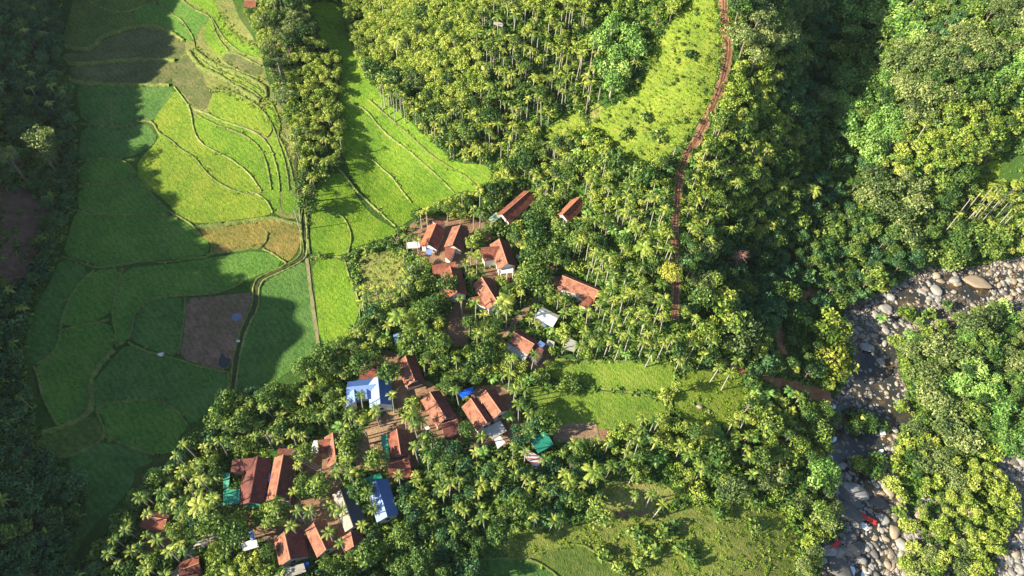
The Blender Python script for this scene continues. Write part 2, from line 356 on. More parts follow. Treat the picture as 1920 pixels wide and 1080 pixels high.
FIELDS = [
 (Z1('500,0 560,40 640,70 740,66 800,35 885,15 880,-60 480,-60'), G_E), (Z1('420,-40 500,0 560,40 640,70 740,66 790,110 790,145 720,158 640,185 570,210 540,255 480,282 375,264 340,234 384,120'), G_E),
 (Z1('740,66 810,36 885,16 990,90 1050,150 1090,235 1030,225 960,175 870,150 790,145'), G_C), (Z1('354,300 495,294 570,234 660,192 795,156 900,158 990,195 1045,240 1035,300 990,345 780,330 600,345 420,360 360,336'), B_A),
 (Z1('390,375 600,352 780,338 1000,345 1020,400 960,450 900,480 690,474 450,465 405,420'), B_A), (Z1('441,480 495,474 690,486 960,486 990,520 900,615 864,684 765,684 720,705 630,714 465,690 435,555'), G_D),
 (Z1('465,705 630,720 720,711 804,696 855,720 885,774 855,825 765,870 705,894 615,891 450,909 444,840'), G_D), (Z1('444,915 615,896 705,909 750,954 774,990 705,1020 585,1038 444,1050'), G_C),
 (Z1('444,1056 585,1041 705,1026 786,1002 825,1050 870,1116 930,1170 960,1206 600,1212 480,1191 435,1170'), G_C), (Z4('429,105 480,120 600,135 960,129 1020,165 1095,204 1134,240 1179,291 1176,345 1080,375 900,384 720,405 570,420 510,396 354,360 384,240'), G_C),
 (Z1('895,15 960,75 1030,120 1060,170 1085,210 1100,250 1110,180 1190,100 1170,80 1080,50 1000,0 980,-60 880,-60'), G_C), (Z1('1000,-10 1080,45 1175,80 1205,130 1218,190 1250,240 1290,275 1260,320 1220,310 1160,240 1140,170 1190,100 1080,50'), G_A),
 (Z1('1190,-40 1240,90 1280,150 1330,210 1400,250 1480,290 1480,330 1400,320 1330,290 1260,230 1215,180 1200,110 1150,50 1050,10 1030,-60'), G_A),
 (Z1('1055,290 1100,285 1150,330 1230,380 1320,410 1400,440 1500,500 1500,540 1470,560 1400,530 1290,470 1200,410 1130,390 1080,335'), G_B), (Z1('1000,340 1060,300 1100,380 1150,430 1150,480 1200,510 1180,560 1160,620 1100,610 1060,560 1000,490 960,470'), B_A),
 (Z1('1250,310 1330,300 1400,340 1470,370 1480,420 1400,420 1330,390 1260,350'), B_A), (Z1('1180,560 1220,515 1300,520 1380,560 1450,600 1500,650 1530,700 1530,750 1500,770 1450,740 1350,700 1250,680 1170,640'), G_B),
 (Z1('1100,630 1250,688 1380,722 1450,752 1500,805 1530,850 1555,930 1570,1000 1575,1080 1575,1200 1535,1200 1475,1075 1440,1020 1380,960 1290,890 1200,850 1120,790 1085,720'), G_A),
 (Z1('980,490 1060,590 1075,640 1080,720 1120,800 1200,850 1290,890 1400,970 1460,1060 1510,1140 1535,1205 1450,1222 1110,1265 1000,1220 940,1130 800,1040 770,950 780,900 900,780 880,740 862,680 900,620'), G_B),
 (Z1('1500,570 1540,590 1580,700 1560,750 1600,830 1640,950 1660,1080 1690,1200 1590,1210 1585,1080 1570,960 1545,870 1505,790 1530,760 1530,690 1500,640'), G_A),
 (Z4('1105,205 1250,190 1500,160 1620,165 1690,195 1690,260 1680,330 1620,400 1560,360 1490,310 1400,320 1250,350 1185,350 1190,285 1140,265'), B_B),
 (Z4('700,430 900,412 1190,372 1480,322 1610,405 1430,480 1380,500 1290,550 1150,578 950,585 850,600 770,660 750,720 740,790 720,830 650,870 640,720 628,700 660,560'), G_C),
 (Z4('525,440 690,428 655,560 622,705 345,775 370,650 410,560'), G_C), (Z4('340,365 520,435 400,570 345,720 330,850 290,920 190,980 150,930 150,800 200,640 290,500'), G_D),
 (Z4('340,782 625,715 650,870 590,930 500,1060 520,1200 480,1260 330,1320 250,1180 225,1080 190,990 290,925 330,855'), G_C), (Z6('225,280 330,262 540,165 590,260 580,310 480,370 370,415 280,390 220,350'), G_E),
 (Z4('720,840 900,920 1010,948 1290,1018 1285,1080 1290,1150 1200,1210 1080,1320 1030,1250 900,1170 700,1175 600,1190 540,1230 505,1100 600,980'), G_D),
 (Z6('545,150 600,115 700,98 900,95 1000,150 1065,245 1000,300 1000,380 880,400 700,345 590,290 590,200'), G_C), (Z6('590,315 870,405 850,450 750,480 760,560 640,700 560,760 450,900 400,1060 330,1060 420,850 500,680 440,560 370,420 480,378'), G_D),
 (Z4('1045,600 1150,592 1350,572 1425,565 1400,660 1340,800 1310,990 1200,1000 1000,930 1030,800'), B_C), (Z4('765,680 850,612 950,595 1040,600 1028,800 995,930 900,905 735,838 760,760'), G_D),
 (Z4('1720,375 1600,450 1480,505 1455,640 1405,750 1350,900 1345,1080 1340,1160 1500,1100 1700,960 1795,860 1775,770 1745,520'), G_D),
 (PX('905,1015 960,1045 1010,1052 1050,1085 1050,1130 880,1130'), G_D), (PX('1000,1042 1062,1022 1100,1024 1130,1050 1180,1078 1180,1130 1060,1130 1045,1075'), G_E),  # paddies in the meadow's shadow, shade painted by darker rice colours
 (PX('584,485 645,484 655,520 672,560 672,600 645,640 600,650 592,560'), G_A), (PX('600,330 640,322 655,345 690,400 742,430 745,440 660,465 645,480 584,480 581,430 590,370'), G_A),
 (Z2('-10,290 -5,800 40,960 100,1060 200,1180 310,1290 400,1230 560,1130 690,1070 760,1080 840,1020 850,930 640,920 560,840 400,700 260,560 130,430 70,250 0,160'), G_A),
 (PX('570,20 600,0 640,10 650,60 680,140 650,130 600,70'), G_A),
]
for poly, mt in FIELDS: sheet('rice_field', poly, mt, .1, 1, kind='structure')
TERR = PX('290,-60 425,-60 440,20 475,70 492,110 505,165 530,200 550,250 564,310 572,360 566,410 520,410 400,300 330,170 340,80')
VAL = [PX('120,-40 300,-60 430,-60 500,110 560,310 575,400 580,480 672,560 672,600 600,650 560,725 440,745 345,850 285,890 250,960 150,1065 120,1050 165,930 75,830 50,700 45,620 110,480 140,390 145,240 115,100'), PX('570,20 640,0 690,180 760,260 860,315 920,315 915,345 820,388 745,435 650,480 580,480 580,400 650,290 640,100')]
sheet('terrace_slope', TERR, M_T, .05, 1, kind='structure')
OPEN = [p for p, _ in FIELDS] + [TERR] + VAL
MEAD = [
 ('village_field', PX('1028,676 1060,672 1150,678 1255,682 1266,692 1262,730 1240,742 1150,732 1030,716'), M_H), ('village_field', PX('978,732 1010,720 1150,736 1245,746 1250,790 1180,808 1060,800 1000,772'), M_H),
 ('meadow', PX('1268,702 1340,690 1390,698 1402,750 1375,800 1295,802 1262,775'), M_G), ('meadow', PX('1343,-20 1350,120 1325,212 1266,283 1205,325 1150,300 1095,245 1130,205 1195,178 1215,120 1240,60 1290,5'), M_G),
 ('meadow', PX('1030,235 1085,205 1098,232 1095,255 1045,270 1015,262'), M_G), ('meadow', PX('1100,200 1125,190 1150,230 1140,245 1110,240'), M_S),
 ('meadow', PX('1160,975 1250,955 1400,935 1470,960 1500,1010 1480,1130 880,1130 905,1015 960,992 1050,985'), M_R), ('meadow', PX('662,480 742,468 765,500 740,560 700,575 685,540'), M_S),
 ('meadow', PX('1800,330 1860,300 1935,285 1935,330 1890,345 1850,345'), M_G), ('meadow', PX('1110,925 1160,900 1250,905 1275,940 1200,962 1130,955'), M_S)]
for nm, p, mt in MEAD: sheet(nm, p, mt, .07 if nm == 'meadow' and mt is not M_G else .1, 2, kind='structure')
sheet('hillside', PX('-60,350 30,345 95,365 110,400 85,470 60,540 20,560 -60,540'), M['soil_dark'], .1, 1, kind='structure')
sheet('hillside', PX('1415,135 1440,145 1480,150 1478,165 1450,168 1430,160'), M['dirt_red'], .12, 1, kind='structure')
sheet('hillside', PX('1515,175 1530,180 1555,195 1535,210 1512,215'), M['dirt_red'], .12, 1, kind='structure')
# dirt roads and paths
def ribbon(name, line, width, material, off=.14, jit=.12, px=True, hgt=0, **kw):
    L = smooth(line, 2)
    P = ground(L[:, 0], L[:, 1])[:, :2] if px else L
    d = np.concatenate([[0], np.cumsum(np.linalg.norm(np.diff(P, axis=0), axis=1))]); s = np.arange(0, d[-1], .9 if hgt else 1.1)
    P = np.stack([np.interp(s, d, P[:, 0]), np.interp(s, d, P[:, 1])], -1)
    T = np.gradient(P, axis=0); T /= np.linalg.norm(T, axis=1)[:, None] + 1e-9; Nn = np.stack([-T[:, 1], T[:, 0]], -1)
    prof = [-1, -.45, .45, 1] if hgt else [-1, -.5, 0, .5, 1]
    rows = []
    kk = np.arange(len(P)) * 1.0; jj = rng.normal(0, jit, (len(P), 2)) + .16 * np.stack([np.sin(kk * .31 + len(P)) + np.sin(kk * .13), np.sin(kk * .27 + 2) + np.sin(kk * .11 + len(P))], -1)
    for i, k in enumerate(prof):
        w = width / 2 * (1 + jj[:, 0 if k < 0 else 1]); q = P + Nn * (k * w)[:, None]
        up = off + (hgt * (1 + rng.normal(0, .25, len(P))) if hgt and abs(k) < .9 else 0) - (.12 if hgt and abs(k) > .9 else 0)
        rows.append(np.column_stack([q, H(q[:, 0], q[:, 1]) + up]))
    V = np.concatenate(rows); n = len(P); F = []
    for r in range(len(prof) - 1):
        a = np.arange(n - 1) + r * n; F.append(np.stack([a, a + n, a + n + 1, a + 1][::-1], -1))
    return ob(name, mesh_np(name, V, np.concatenate(F), material, smooth_=not hgt), kind='structure', **kw)
ROADS = [(PX('1357,-30 1357,0 1360,40 1366,80 1364,110 1352,160 1335,205 1310,255 1285,290 1276,320 1271,350 1270,380 1266,430 1266,500 1268,560 1262,605'), 2.7, M['dirt_red'])]
m2, t2, o2 = mat('track_dirt'); v2 = coords(t2); na = noise(t2, v2, .35, 5, .7); nb = noise(t2, v2, 1.8, 4, .7)
aa = ramp(t2, na, [(.35, (.22, .10, .06)), (.6, (.40, .24, .16))]); aa = mix(t2, ramp(t2, nb, [(.5, (0, 0, 0)), (.7, (.7, .7, .7))]), aa, (.15, .07, .035)); bsdf(t2, o2, aa, .95, nb, .8, .3, .1)
ribbon('dirt_road', ROADS[0][0], 2.9, m2, .16)
RUTS = m_soil('wheel_rut', (.13, .06, .035), (.20, .10, .06), .8)
def offset_line(line, dx): return [(x + dx, y) for x, y in line]
ribbon('wheel_rut', offset_line(ROADS[0][0][:16], -2.2), .45, RUTS, .20, .3); ribbon('wheel_rut', offset_line(ROADS[0][0][:16], 2.6), .4, RUTS, .20, .3)
PATHS = [(PX('1325,655 1380,690 1430,712'), 1.6, 'soil'), (PX('1430,714 1480,722 1520,735 1560,745'), 4.5, 'soil'), (PX('1540,548 1500,555 1475,580 1462,610 1460,640 1470,665'), 3.2, 'soil'), (PX('300,1110 330,1075 352,1045 372,1022 392,1008 415,1000'), 2.2, 'c'),
         (PX('1000,560 985,585 960,610 935,640'), 2.4, 'd'), (PX('760,740 730,790 690,830 660,870'), 4.5, 'd'), (PX('840,540 850,590 858,640'), 5.5, 'y'), (PX('1120,805 1070,812 1030,818'), 4, 'y2'), (PX('575,485 583,540 590,600 597,650'), 1.0, 'p')]
m_strip = m_soil('bare_strip', (.16, .17, .08), (.26, .24, .13), .6)
m_path = m_soil('path_soil', (.20, .13, .085), (.34, .24, .16), .4)
for l, w, k in PATHS: ribbon('path', l, w, {'soil': M['dirt_red'], 'c': M['concrete'], 'd': m_path, 'y': M['yard'], 'y2': m_path, 'p': m_strip}[k], .19 if k == 'p' else .15)
YARDS = [PX('760,425 800,405 850,408 905,400 935,415 930,440 905,450 900,500 860,500 800,498 770,470'), PX('900,500 945,505 985,500 975,545 945,548 915,520'), PX('1010,470 1045,470 1048,505 1018,512'), PX('1030,515 1058,520 1065,560 1040,560'),
         PX('820,560 870,550 885,590 880,650 845,650 835,610'), PX('680,660 740,655 760,690 800,740 775,770 735,745 690,700'), PX('930,650 1040,640 1035,690 990,695 950,680'), PX('875,725 955,720 980,790 975,825 930,845 890,830 870,780'),
         PX('560,850 610,830 640,870 650,910 600,940 560,930'), PX('690,780 760,780 790,800 800,860 760,900 690,880 660,880'), PX('440,945 520,945 525,975 510,1010 470,1010'), PX('270,985 320,985 320,1040 275,1040'),
         PX('760,700 820,720 880,800 860,840 800,830 770,760'), PX('1040,800 1160,805 1130,830 1050,835'), PX('500,930 680,930 680,1040 500,1050'), PX('1105,960 1150,930 1250,915 1260,950 1180,975')]
for p in YARDS: sheet('yard', p, M['yard'], .06, 1, kind='structure')
# levees between the paddies, the irrigation ditch
LEV = [Z1('1120,330 1210,395 1310,430 1400,470 1490,530'), Z1('1250,300 1330,300 1400,340 1480,380'), Z1('1260,350 1330,392 1410,425 1490,450'), Z1('1190,100 1240,190 1300,260 1380,310 1480,335'), Z1('1530,700 1570,800 1610,930 1630,1080'), Z1('1100,640 1200,700 1330,740 1440,800 1500,900 1530,1080'), Z1('1240,420 1300,460 1390,490 1480,560'), Z1('500,0 560,40 640,70 740,66 800,35 885,14'), Z1('340,240 375,266 480,285 540,258 570,212 640,187 720,160 795,147 870,150 960,175 1040,235'), Z1('880,-40 890,15 960,75 1030,120 1060,170 1090,215 1100,280'),
 Z1('980,-40 1080,50 1170,85 1200,130 1215,190 1250,250 1290,290'), Z1('360,340 420,366 600,350 780,335 990,342'), Z1('390,450 450,470 690,480 960,480'), Z1('450,700 560,705 630,718 720,708 765,686 860,680 890,750 960,785 1010,840 1100,885 1150,960 1200,1010 1280,1060 1400,1100 1470,1085'),
 Z1('444,910 615,893 705,905 750,950 785,1000 830,1055 870,1116 950,1190 1000,1215 1095,1270 1135,1330'), Z1('444,1053 585,1039 705,1023 786,998'), Z4('429,100 480,120 600,133 960,129'), Z4('340,362 430,385 530,430 700,410 800,385 930,400 1080,375 1190,365 1190,290'),
 Z1('625,560 632,700'), Z1('1060,290 1130,385 1200,410 1290,465 1400,530 1470,575'), Z1('1100,285 1150,330 1230,380 1320,410 1400,440 1500,500 1500,560'), Z1('1090,615 1170,640 1250,684 1380,722 1450,752 1500,800 1530,850 1555,930 1570,1000 1575,1090'),
 Z1('1180,515 1220,510 1300,515 1380,555 1450,595 1500,650 1530,700 1530,750 1500,775'), Z1('1500,570 1540,590 1585,720 1560,760 1600,830 1640,950 1665,1090'), Z1('980,490 1060,590 1078,640 1085,720 1120,800 1200,850 1290,890 1400,970 1475,1080'),
 Z4('1400,0 1460,15 1510,60 1540,125'), Z4('1105,203 1250,188 1400,165 1540,145 1700,190'), Z4('1480,320 1560,360 1615,405'), Z4('1185,350 1400,320 1490,310 1510,230'), Z4('525,440 400,570 345,720 330,850 290,920 190,980'), Z4('690,430 655,560 625,710 645,760 650,870'), Z4('340,780 480,745 625,716'),
 Z4('190,985 225,1080 240,1170 330,1325'), Z4('720,830 740,790 750,720 770,660 850,603 950,585 1150,580 1290,550 1380,500'), Z4('720,845 800,890 900,915 1010,945 1130,985 1290,1018'), Z4('650,870 720,835'), Z4('640,890 590,940 505,1060 520,1200 480,1260 330,1330 225,1360'),
 Z6('540,155 590,250 590,310 480,375 370,418 280,395'), Z6('545,150 600,112 700,95 900,90 1000,150 1070,250'), Z6('590,295 700,345 880,400'), Z4('1043,600 1030,800 1000,930'), Z4('1290,1018 1285,1080 1290,1140'),
 Z2('40,590 110,600 160,640 200,700 280,780 380,850 460,920 560,1010 640,1090'), Z2('110,870 180,900 230,950 290,1000 340,1075 400,1150'), Z2('-60,930 0,960 60,1040 100,1090 200,1180 310,1280'), Z2('150,560 200,600 300,690 400,780 500,870 600,940 700,990 770,1060'),
 PX('612,392 640,402 655,425 660,450 652,478'), PX('583,482 645,482'), PX('645,482 655,520 674,560 675,600'), PX('1150,731 1245,744 1250,765'), PX('1028,716 1150,731'), PX('1266,690 1262,740 1250,800'), PX('1030,674 1255,681'), PX('1000,1042 1062,1020 1100,1022 1130,1048 1180,1075'), PX('900,1050 960,1045 1010,1052 1050,1085')]
TH_L = [1.7 if i - 7 in (1, 4, 5, 12, 13, 19, 29) else .65 for i in range(len(LEV))]
m_lev = m_field('levee_turf', (.20, .28, .05), (.16, .20, .06), .2, 1.5, .8); m_lev2 = m_field('levee_path', (.27, .34, .09), (.20, .27, .07), .2, 1.5, .6)
for i, l in enumerate(LEV): ribbon('levee', l, TH_L[i], m_lev2 if i - 7 in (14, 17, 35, 36, 37, 18) else m_lev, .1, .25, hgt=.32 if TH_L[i] < 1.5 else .6)
DITCH = [Z4('1690,0 1705,130 1710,260 1715,360 1640,410 1500,470 1440,510 1440,640 1395,720 1345,850 1325,960 1312,1080 1305,1160'), PX('583,360 570,400 571,440 575,478'), Z1('1680,300 1710,460 1680,560 1690,700 1660,900 1665,1050 1690,1110')]
m_w, t_, o_ = mat('still_water'); v_ = coords(t_); n_ = noise(t_, v_, 1.5, 3, .6); bsdf(t_, o_, (.012, .022, .020), .12, n_, .15, .1, .5)
m_dit = m_soil('ditch_mud', (.035, .055, .02), (.08, .085, .04), .6)
for l in DITCH[:2]:
    ribbon('ditch', l, .95, m_dit, .2, .2)
    ribbon('levee', [(x + 6, y + 2) for x, y in l], .8, m_lev2, .1, .25, hgt=.3); ribbon('levee', [(x - 5, y - 1) for x, y in l], .8, m_lev, .1, .25, hgt=.35)
ribbon('ditch', DITCH[2], 1.2, m_dit, .25, .2)
sheet('pond', Z4('1300,690 1340,680 1365,690 1350,720 1310,730'), m_plain('paddy_water', (.10, .13, .22), .08, .1, 0, .6), .14, 1, kind='structure')
sheet('pond', Z4('1225,965 1250,900 1265,930 1300,940 1285,990 1240,990'), m_w, .14, 1, kind='structure')
# river bed, water, foam
m_bed, t_, o_ = mat('river_gravel'); v_ = coords(t_)
vo = N(t_, 'ShaderNodeTexVoronoi'); vo.inputs['Scale'].default_value = 1.6; t_.links.new(v_, vo.inputs['Vector']); vr = ramp(t_, vo.outputs['Color'], [(.15, (.05, .047, .042)), (.5, (.13, .115, .10)), (.9, (.25, .22, .19))])
vd = ramp(t_, vo.outputs['Distance'], [(.1, (1, 1, 1)), (.55, (.25, .25, .25))]); bsdf(t_, o_, mix(t_, 1.0, vr, mix(t_, noise(t_, v_, .12, 3), (.5, .45, .4), (1, 1, 1)), 'MULTIPLY'), .9, vd, .9, .35, .2)
BED = [PX('1960,470 1880,488 1800,503 1740,500 1700,518 1660,543 1600,568 1575,590 1580,640 1592,690 1570,740 1540,760 1540,820 1540,870 1560,905 1560,950 1580,995 1545,1010 1530,1045 1540,1140 1700,1140 1720,1060 1725,1000 1700,955 1686,900 1676,850 1680,800 1715,795 1704,740 1688,700 1682,660 1720,625 1800,640 1870,640 1840,590 1920,600 1960,600'),
       PX('1960,815 1910,842 1872,858 1866,885 1892,930 1885,990 1862,1050 1862,1140 1960,1140'), PX('1730,930 1850,960 1850,1140 1715,1140 1700,1000')]
sheet('riverbed', BED[0], m_bed, .08, 1, kind='structure'); sheet('riverbed', BED[1], m_bed, .09, 1, kind='structure'); sheet('riverbed', BED[2], m_bed, .06, 1, kind='structure')
m_riv, t_, o_ = mat('river_water'); v_ = coords(t_); n_ = noise(t_, v_, .22, 4, .6); n3 = noise(t_, v_, 2.0, 3, .6)
bsdf(t_, o_, ramp(t_, n_, [(.38, (.022, .028, .03)), (.55, (.045, .04, .028)), (.70, (.13, .085, .03))]), .16, n3, .35, .15, .5)
WAT = PX('1950,500 1890,515 1830,520 1790,512 1745,522 1700,538 1660,565 1665,600 1640,640 1590,645 1582,680 1605,700 1600,740 1570,760 1550,790 1555,850 1585,905 1610,950 1600,985 1615,1020 1600,1060 1610,1140 1665,1140 1660,1050 1690,1010 1705,960 1665,915 1655,860 1680,800 1712,790 1700,755 1680,720 1672,690 1690,640 1700,600 1725,580 1760,550 1790,545 1820,565 1855,560 1870,545 1950,560')
sheet('river', WAT, m_riv, .16, 1, kind='structure')
FOAM = [PX('1651,800 1660,805 1660,818 1651,820 1648,808'), PX('1552,862 1560,852 1562,868 1550,872'), PX('1633,896 1640,905 1650,912 1645,918 1634,908'), PX('1605,975 1630,985 1628,998 1610,988'), PX('1590,1060 1605,1065 1600,1085 1585,1085'), PX('1618,1062 1632,1070 1625,1090 1612,1085'), PX('1560,822 1568,818 1568,828 1556,832'), PX('1555,762 1565,758 1568,766 1556,770'), PX('1615,928 1625,922 1628,935 1612,940'), PX('1645,845 1656,842 1655,850 1645,852')]
for p in FOAM: sheet('rapids', p, M['foam'], .24, 1, 1.0, kind='structure')
#@@PART2@@
# ------------------------------------------------------------------ landmarks that labels refer to
LM = []
def lm(name, x, y): LM.append((name, x, y))
KEEP = []      # pixel outlines that stay free of crowns
# ------------------------------------------------------------------ houses
WOODP = M['wood']
class House:
    def __init__(s, name, label, cat, r0, r1, hr=4.6, wl=3.0, wr=3.0, pitch=34, tile='or', tile2=None, wall='wall_white', group=None, walls=True, mark=None, caps=True):
        wl, wr = wl * .9, wr * .9
        g = ground([r0[0], r1[0]], [r0[1], r1[1]], hr); gz = float(g[:, 2].mean()); s.gz = gz
        A, B = px2w([r0[0], r1[0]], [r0[1], r1[1]], gz + hr); d = B - A; L = float(np.linalg.norm(d)); rz = math.atan2(d[1], d[0])
        s.o = np.array([(A[0] + B[0]) / 2, (A[1] + B[1]) / 2]); s.rz = rz; s.hr = hr
        c = math.cos(rz); sn = math.sin(rz); s.R = np.array([[c, sn], [-sn, c]])
        py = wl if -sn < 0 else wr; ny_ = wr if -sn < 0 else wl       # +y side of the local frame
        s.e = empty(name, (s.o[0], s.o[1], gz), rz, label=label, cat=cat, group=group)
        tn = math.tan(R_(pitch)); X = L / 2 + .1; th = .12; mt = TILE[tile]
        s.X, s.py, s.ny, s.tn = X, py, ny_, tn
        r = MB(); seg = 5
        for k in range(seg):     # tiles sag a little along the eaves
            xa = -X + 2 * X * k / seg; xb = -X + 2 * X * (k + 1) / seg; za, zb = -.07 * math.sin(math.pi * k / seg), -.07 * math.sin(math.pi * (k + 1) / seg)
            r.slab([(xa, 0, hr + za), (xb, 0, hr + zb), (xb, py, hr - py * tn + zb), (xa, py, hr - py * tn + za)][::-1], th)
        m2_ = TILE[tile2] if tile2 else mt; r.obj('roof', m2_ if -sn >= 0 else mt, s.e)  # second tile is mostly a darker one, painting shade onto the right slope
        r = MB()
        for k in range(seg):
            xa = -X + 2 * X * k / seg; xb = -X + 2 * X * (k + 1) / seg; za, zb = -.07 * math.sin(math.pi * k / seg), -.07 * math.sin(math.pi * (k + 1) / seg)
            r.slab([(xa, -.003, hr + za), (xb, -.003, hr + zb), (xb, -ny_, hr - ny_ * tn + zb), (xa, -ny_, hr - ny_ * tn + za)], th)
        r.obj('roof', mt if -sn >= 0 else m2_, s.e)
        if caps:
            r = MB(); r.tube((-X - .05, 0, hr + .02), (X + .05, 0, hr + .02), .14, .14, 6); r.obj('ridge_cap', M['cap'] if tile in ('or', 'br', 'rd') else mt, s.e)
        if walls:
            wi = .55; y0, y1 = -ny_ + wi, py - wi; xi = X - .55; w = MB()
            prof = [(y0, -1.0), (y1, -1.0), (y1, hr - (py - wi) * tn - .2), (0, hr - .22), (y0, hr - (ny_ - wi) * tn - .2)]
            w.prism([(-xi, y, z) for y, z in prof], [(xi, y, z) for y, z in prof]); w.obj('wall', M[wall], s.e)
            for sx in (-1, 1):
                f = MB(); f.box(min(sx * xi, sx * (xi + .06)), max(sx * xi, sx * (xi + .06)), -.5, .5, 1.2, 2.2); q = f.obj('window', M['glass'], s.e)
                f = MB(); f.box(min(sx * (xi + .003), sx * (xi + .1)), max(sx * (xi + .003), sx * (xi + .1)), -.58, .58, 1.08, 1.2); f.obj('sill', M['wall_white'], q)
            for yy, sg in ((y1, 1), (y0, -1)):
                f = MB(); a, b = sorted((yy, yy + sg * .06)); f.box(-.5, .5, a, b, -.2, 1.95); f.obj('door', M['door'], s.e)
                for xx in (-xi * .55, xi * .55):
                    f = MB(); f.box(xx - .5, xx + .5, a, b, .9, 1.9); f.obj('window', M['glass'], s.e)
        cor = [(-X, py, hr - py * tn), (X, py, hr - py * tn), (X, 0, hr), (X, -ny_, hr - ny_ * tn), (-X, -ny_, hr - ny_ * tn), (-X, 0, hr)]
        s.keep([s.world(q) for q in cor])
        m_ = w2px(np.array([s.o[0], s.o[1], gz + hr]))[0]
        if mark: lm(mark, *m_)
    def world(s, p): q = np.array(p[:2]) @ s.R + s.o; return (q[0], q[1], p[2] + s.gz)
    def local(s, w): q = s.R @ (np.array(w[:2]) - s.o); return (float(q[0]), float(q[1]), float(w[2] - s.gz))
    def keep(s, W): KEEP.append(w2px(np.array(W))[0])
    def quad(s, name, pts, hts, mt, th=.09, wall=None):
        P = [px2w(x, y, s.gz + h) for (x, y), h in zip(pts, hts)]
        W = [(p[0], p[1], s.gz + h) for p, h in zip(P, hts)]; L = [s.local(w) for w in W]
        ar = sum(L[i][0] * L[(i + 1) % 4][1] - L[(i + 1) % 4][0] * L[i][1] for i in range(4))
        if ar < 0: L = L[::-1]
        b = MB(); b.slab(L, th); q = b.obj(name, mt, s.e); KEEP.append(np.array(pts, float))
        if wall:
            c = np.mean(np.array(L), 0); I = [tuple(c[:2] + (np.array(p[:2]) - c[:2]) * .86) + (p[2] - .15,) for p in L]
            b = MB(); b.prism([(p[0], p[1], -.8) for p in I], I); b.obj('annex_wall', M[wall], s.e)
        return q
M['cap'] = m_plain('ridge_mortar', (.42, .20, .13), .9, .25)
def shed(name, label, cat, pts, hts, mt, group=None, posts=True, mark=None, th=.07, keep=True):
    P0 = ground(np.mean([p[0] for p in pts]), np.mean([p[1] for p in pts]), np.mean(hts)); gz = float(P0[2])
    e = empty(name, (float(P0[0]), float(P0[1]), gz), 0, label=label, cat=cat, group=group)
    L = []
    for (x, y), h in zip(pts, hts): q = px2w(x, y, gz + h); L.append((q[0] - P0[0], q[1] - P0[1], h))
    ar = sum(L[i][0] * L[(i + 1) % 4][1] - L[(i + 1) % 4][0] * L[i][1] for i in range(4))
    if ar < 0: L = L[::-1]
    b = MB(); b.slab(L, th); b.obj('roof', mt, e)
    if posts:
        c = np.mean(np.array(L), 0)
        for p in L:
            q = c + (np.array(p) - c) * .88; b = MB(); b.tube((q[0], q[1], -.8), (q[0], q[1], p[2] - .08), .08, .07, 5); b.obj('post', WOODP, e)
    if keep: KEEP.append(np.array(pts, float))
    if mark: lm(mark, float(np.mean([p[0] for p in pts])), float(np.mean([p[1] for p in pts])))
    return e
GH = 'tiled village houses'
h = House('farmhouse', 'long red tiled house with a pale green lean-to at its lower end', 'house', (993, 358), (942, 402), 4.6, 2.6, 3.2, tile='rd', mark='the long house with pale green lean-to', group=GH)
h.quad('lean_to_roof', PX('915,411 930,398 943,403 925,418'), [2.4, 3.0, 3.0, 2.4], TILE['pgreen'], wall='wall_wood')
h = House('farmhouse', 'small red house with a white gable standing alone at the village top right', 'house', (1087, 370), (1055, 402), 4.2, 2.2, 3.0, tile='br', tile2='rd', mark='the lone top right red house', group=GH)
h = House('farmhouse', 'bright orange-red house beside white sheeting, leftmost of the upper village', 'house', (818, 419), (802, 457), 4.8, 3.0, 3.2, tile='br', tile2='rd', mark='the bright orange-red house', group=GH)
h.quad('annex_roof', PX('809,411 835,417 832,421 816,421'), [3.2, 3.2, 3.6, 3.6], TILE['rd'], wall='wall_white'); h.quad('porch_roof', PX('798,468 813,466 808,478 799,476'), [2.2, 2.2, 2.0, 2.0], TILE['lblue'])
h = House('farmhouse', 'red tiled house with white gable, just right of the bright orange-red one', 'house', (863, 422), (848, 459), 4.8, 3.0, 3.2, tile='or', tile2='dk', mark='the white gabled red house', group=GH)
h.quad('annex_roof', PX('834,462 854,466 856,478 844,489 834,482'.replace(' 856,478', '')), [3.0, 3.0, 2.4, 2.4], TILE['rd'], wall='wall_white')
h = House('farmhouse', 'big L-shaped house with white pillared gable front and red tiles', 'house', (936, 448), (951.5, 494), 5.6, 3.2, 3.4, tile='or', tile2='dk', mark='the pillared white house', group=GH)
h.quad('wing_roof', PX('901,464 937,461 931,486 907,490'), [5.2, 5.3, 3.4, 3.4], TILE['rd'], wall='wall_white')
h.quad('balcony_slab', PX('938,500 963,497 962,511 939,513'), [3.0, 3.0, 2.9, 2.9], M['wall_white'])
for px_, py_ in ((939, 513), (951, 512), (962, 511)):
    q = px2w(px_, py_, h.gz + 2.9); l = h.local((q[0], q[1], h.gz)); b = MB(); b.tube((l[0], l[1], -.6), (l[0], l[1], 2.85), .16, .16, 8); b.obj('pillar', M['wall_white'], h.e)
h = House('farmhouse', 'dark red L-shaped house half hidden behind a round tree', 'house', (844, 500), (857, 548), 4.8, 3.4, 3.4, tile='rd', tile2='dk', mark='the dark red L-shaped house', group=GH)
h.quad('wing_roof', PX('809,497 855,490 848,512 812,514'), [4.2, 4.6, 3.6, 2.8], TILE['rd'], wall='wall_wood')
h = House('farmhouse', 'orange house with pyramid-like front and lower red wing, centre of upper village', 'house', (903.5, 520), (932, 566), 5.4, 3.2, 3.4, tile='or', tile2='dk', mark='the orange house with lower wing', group=GH)
h.quad('wing_roof', PX('882,558 920,551 914,577 899,572'), [3.6, 3.9, 2.6, 2.6], TILE['rd'], wall='wall_white')
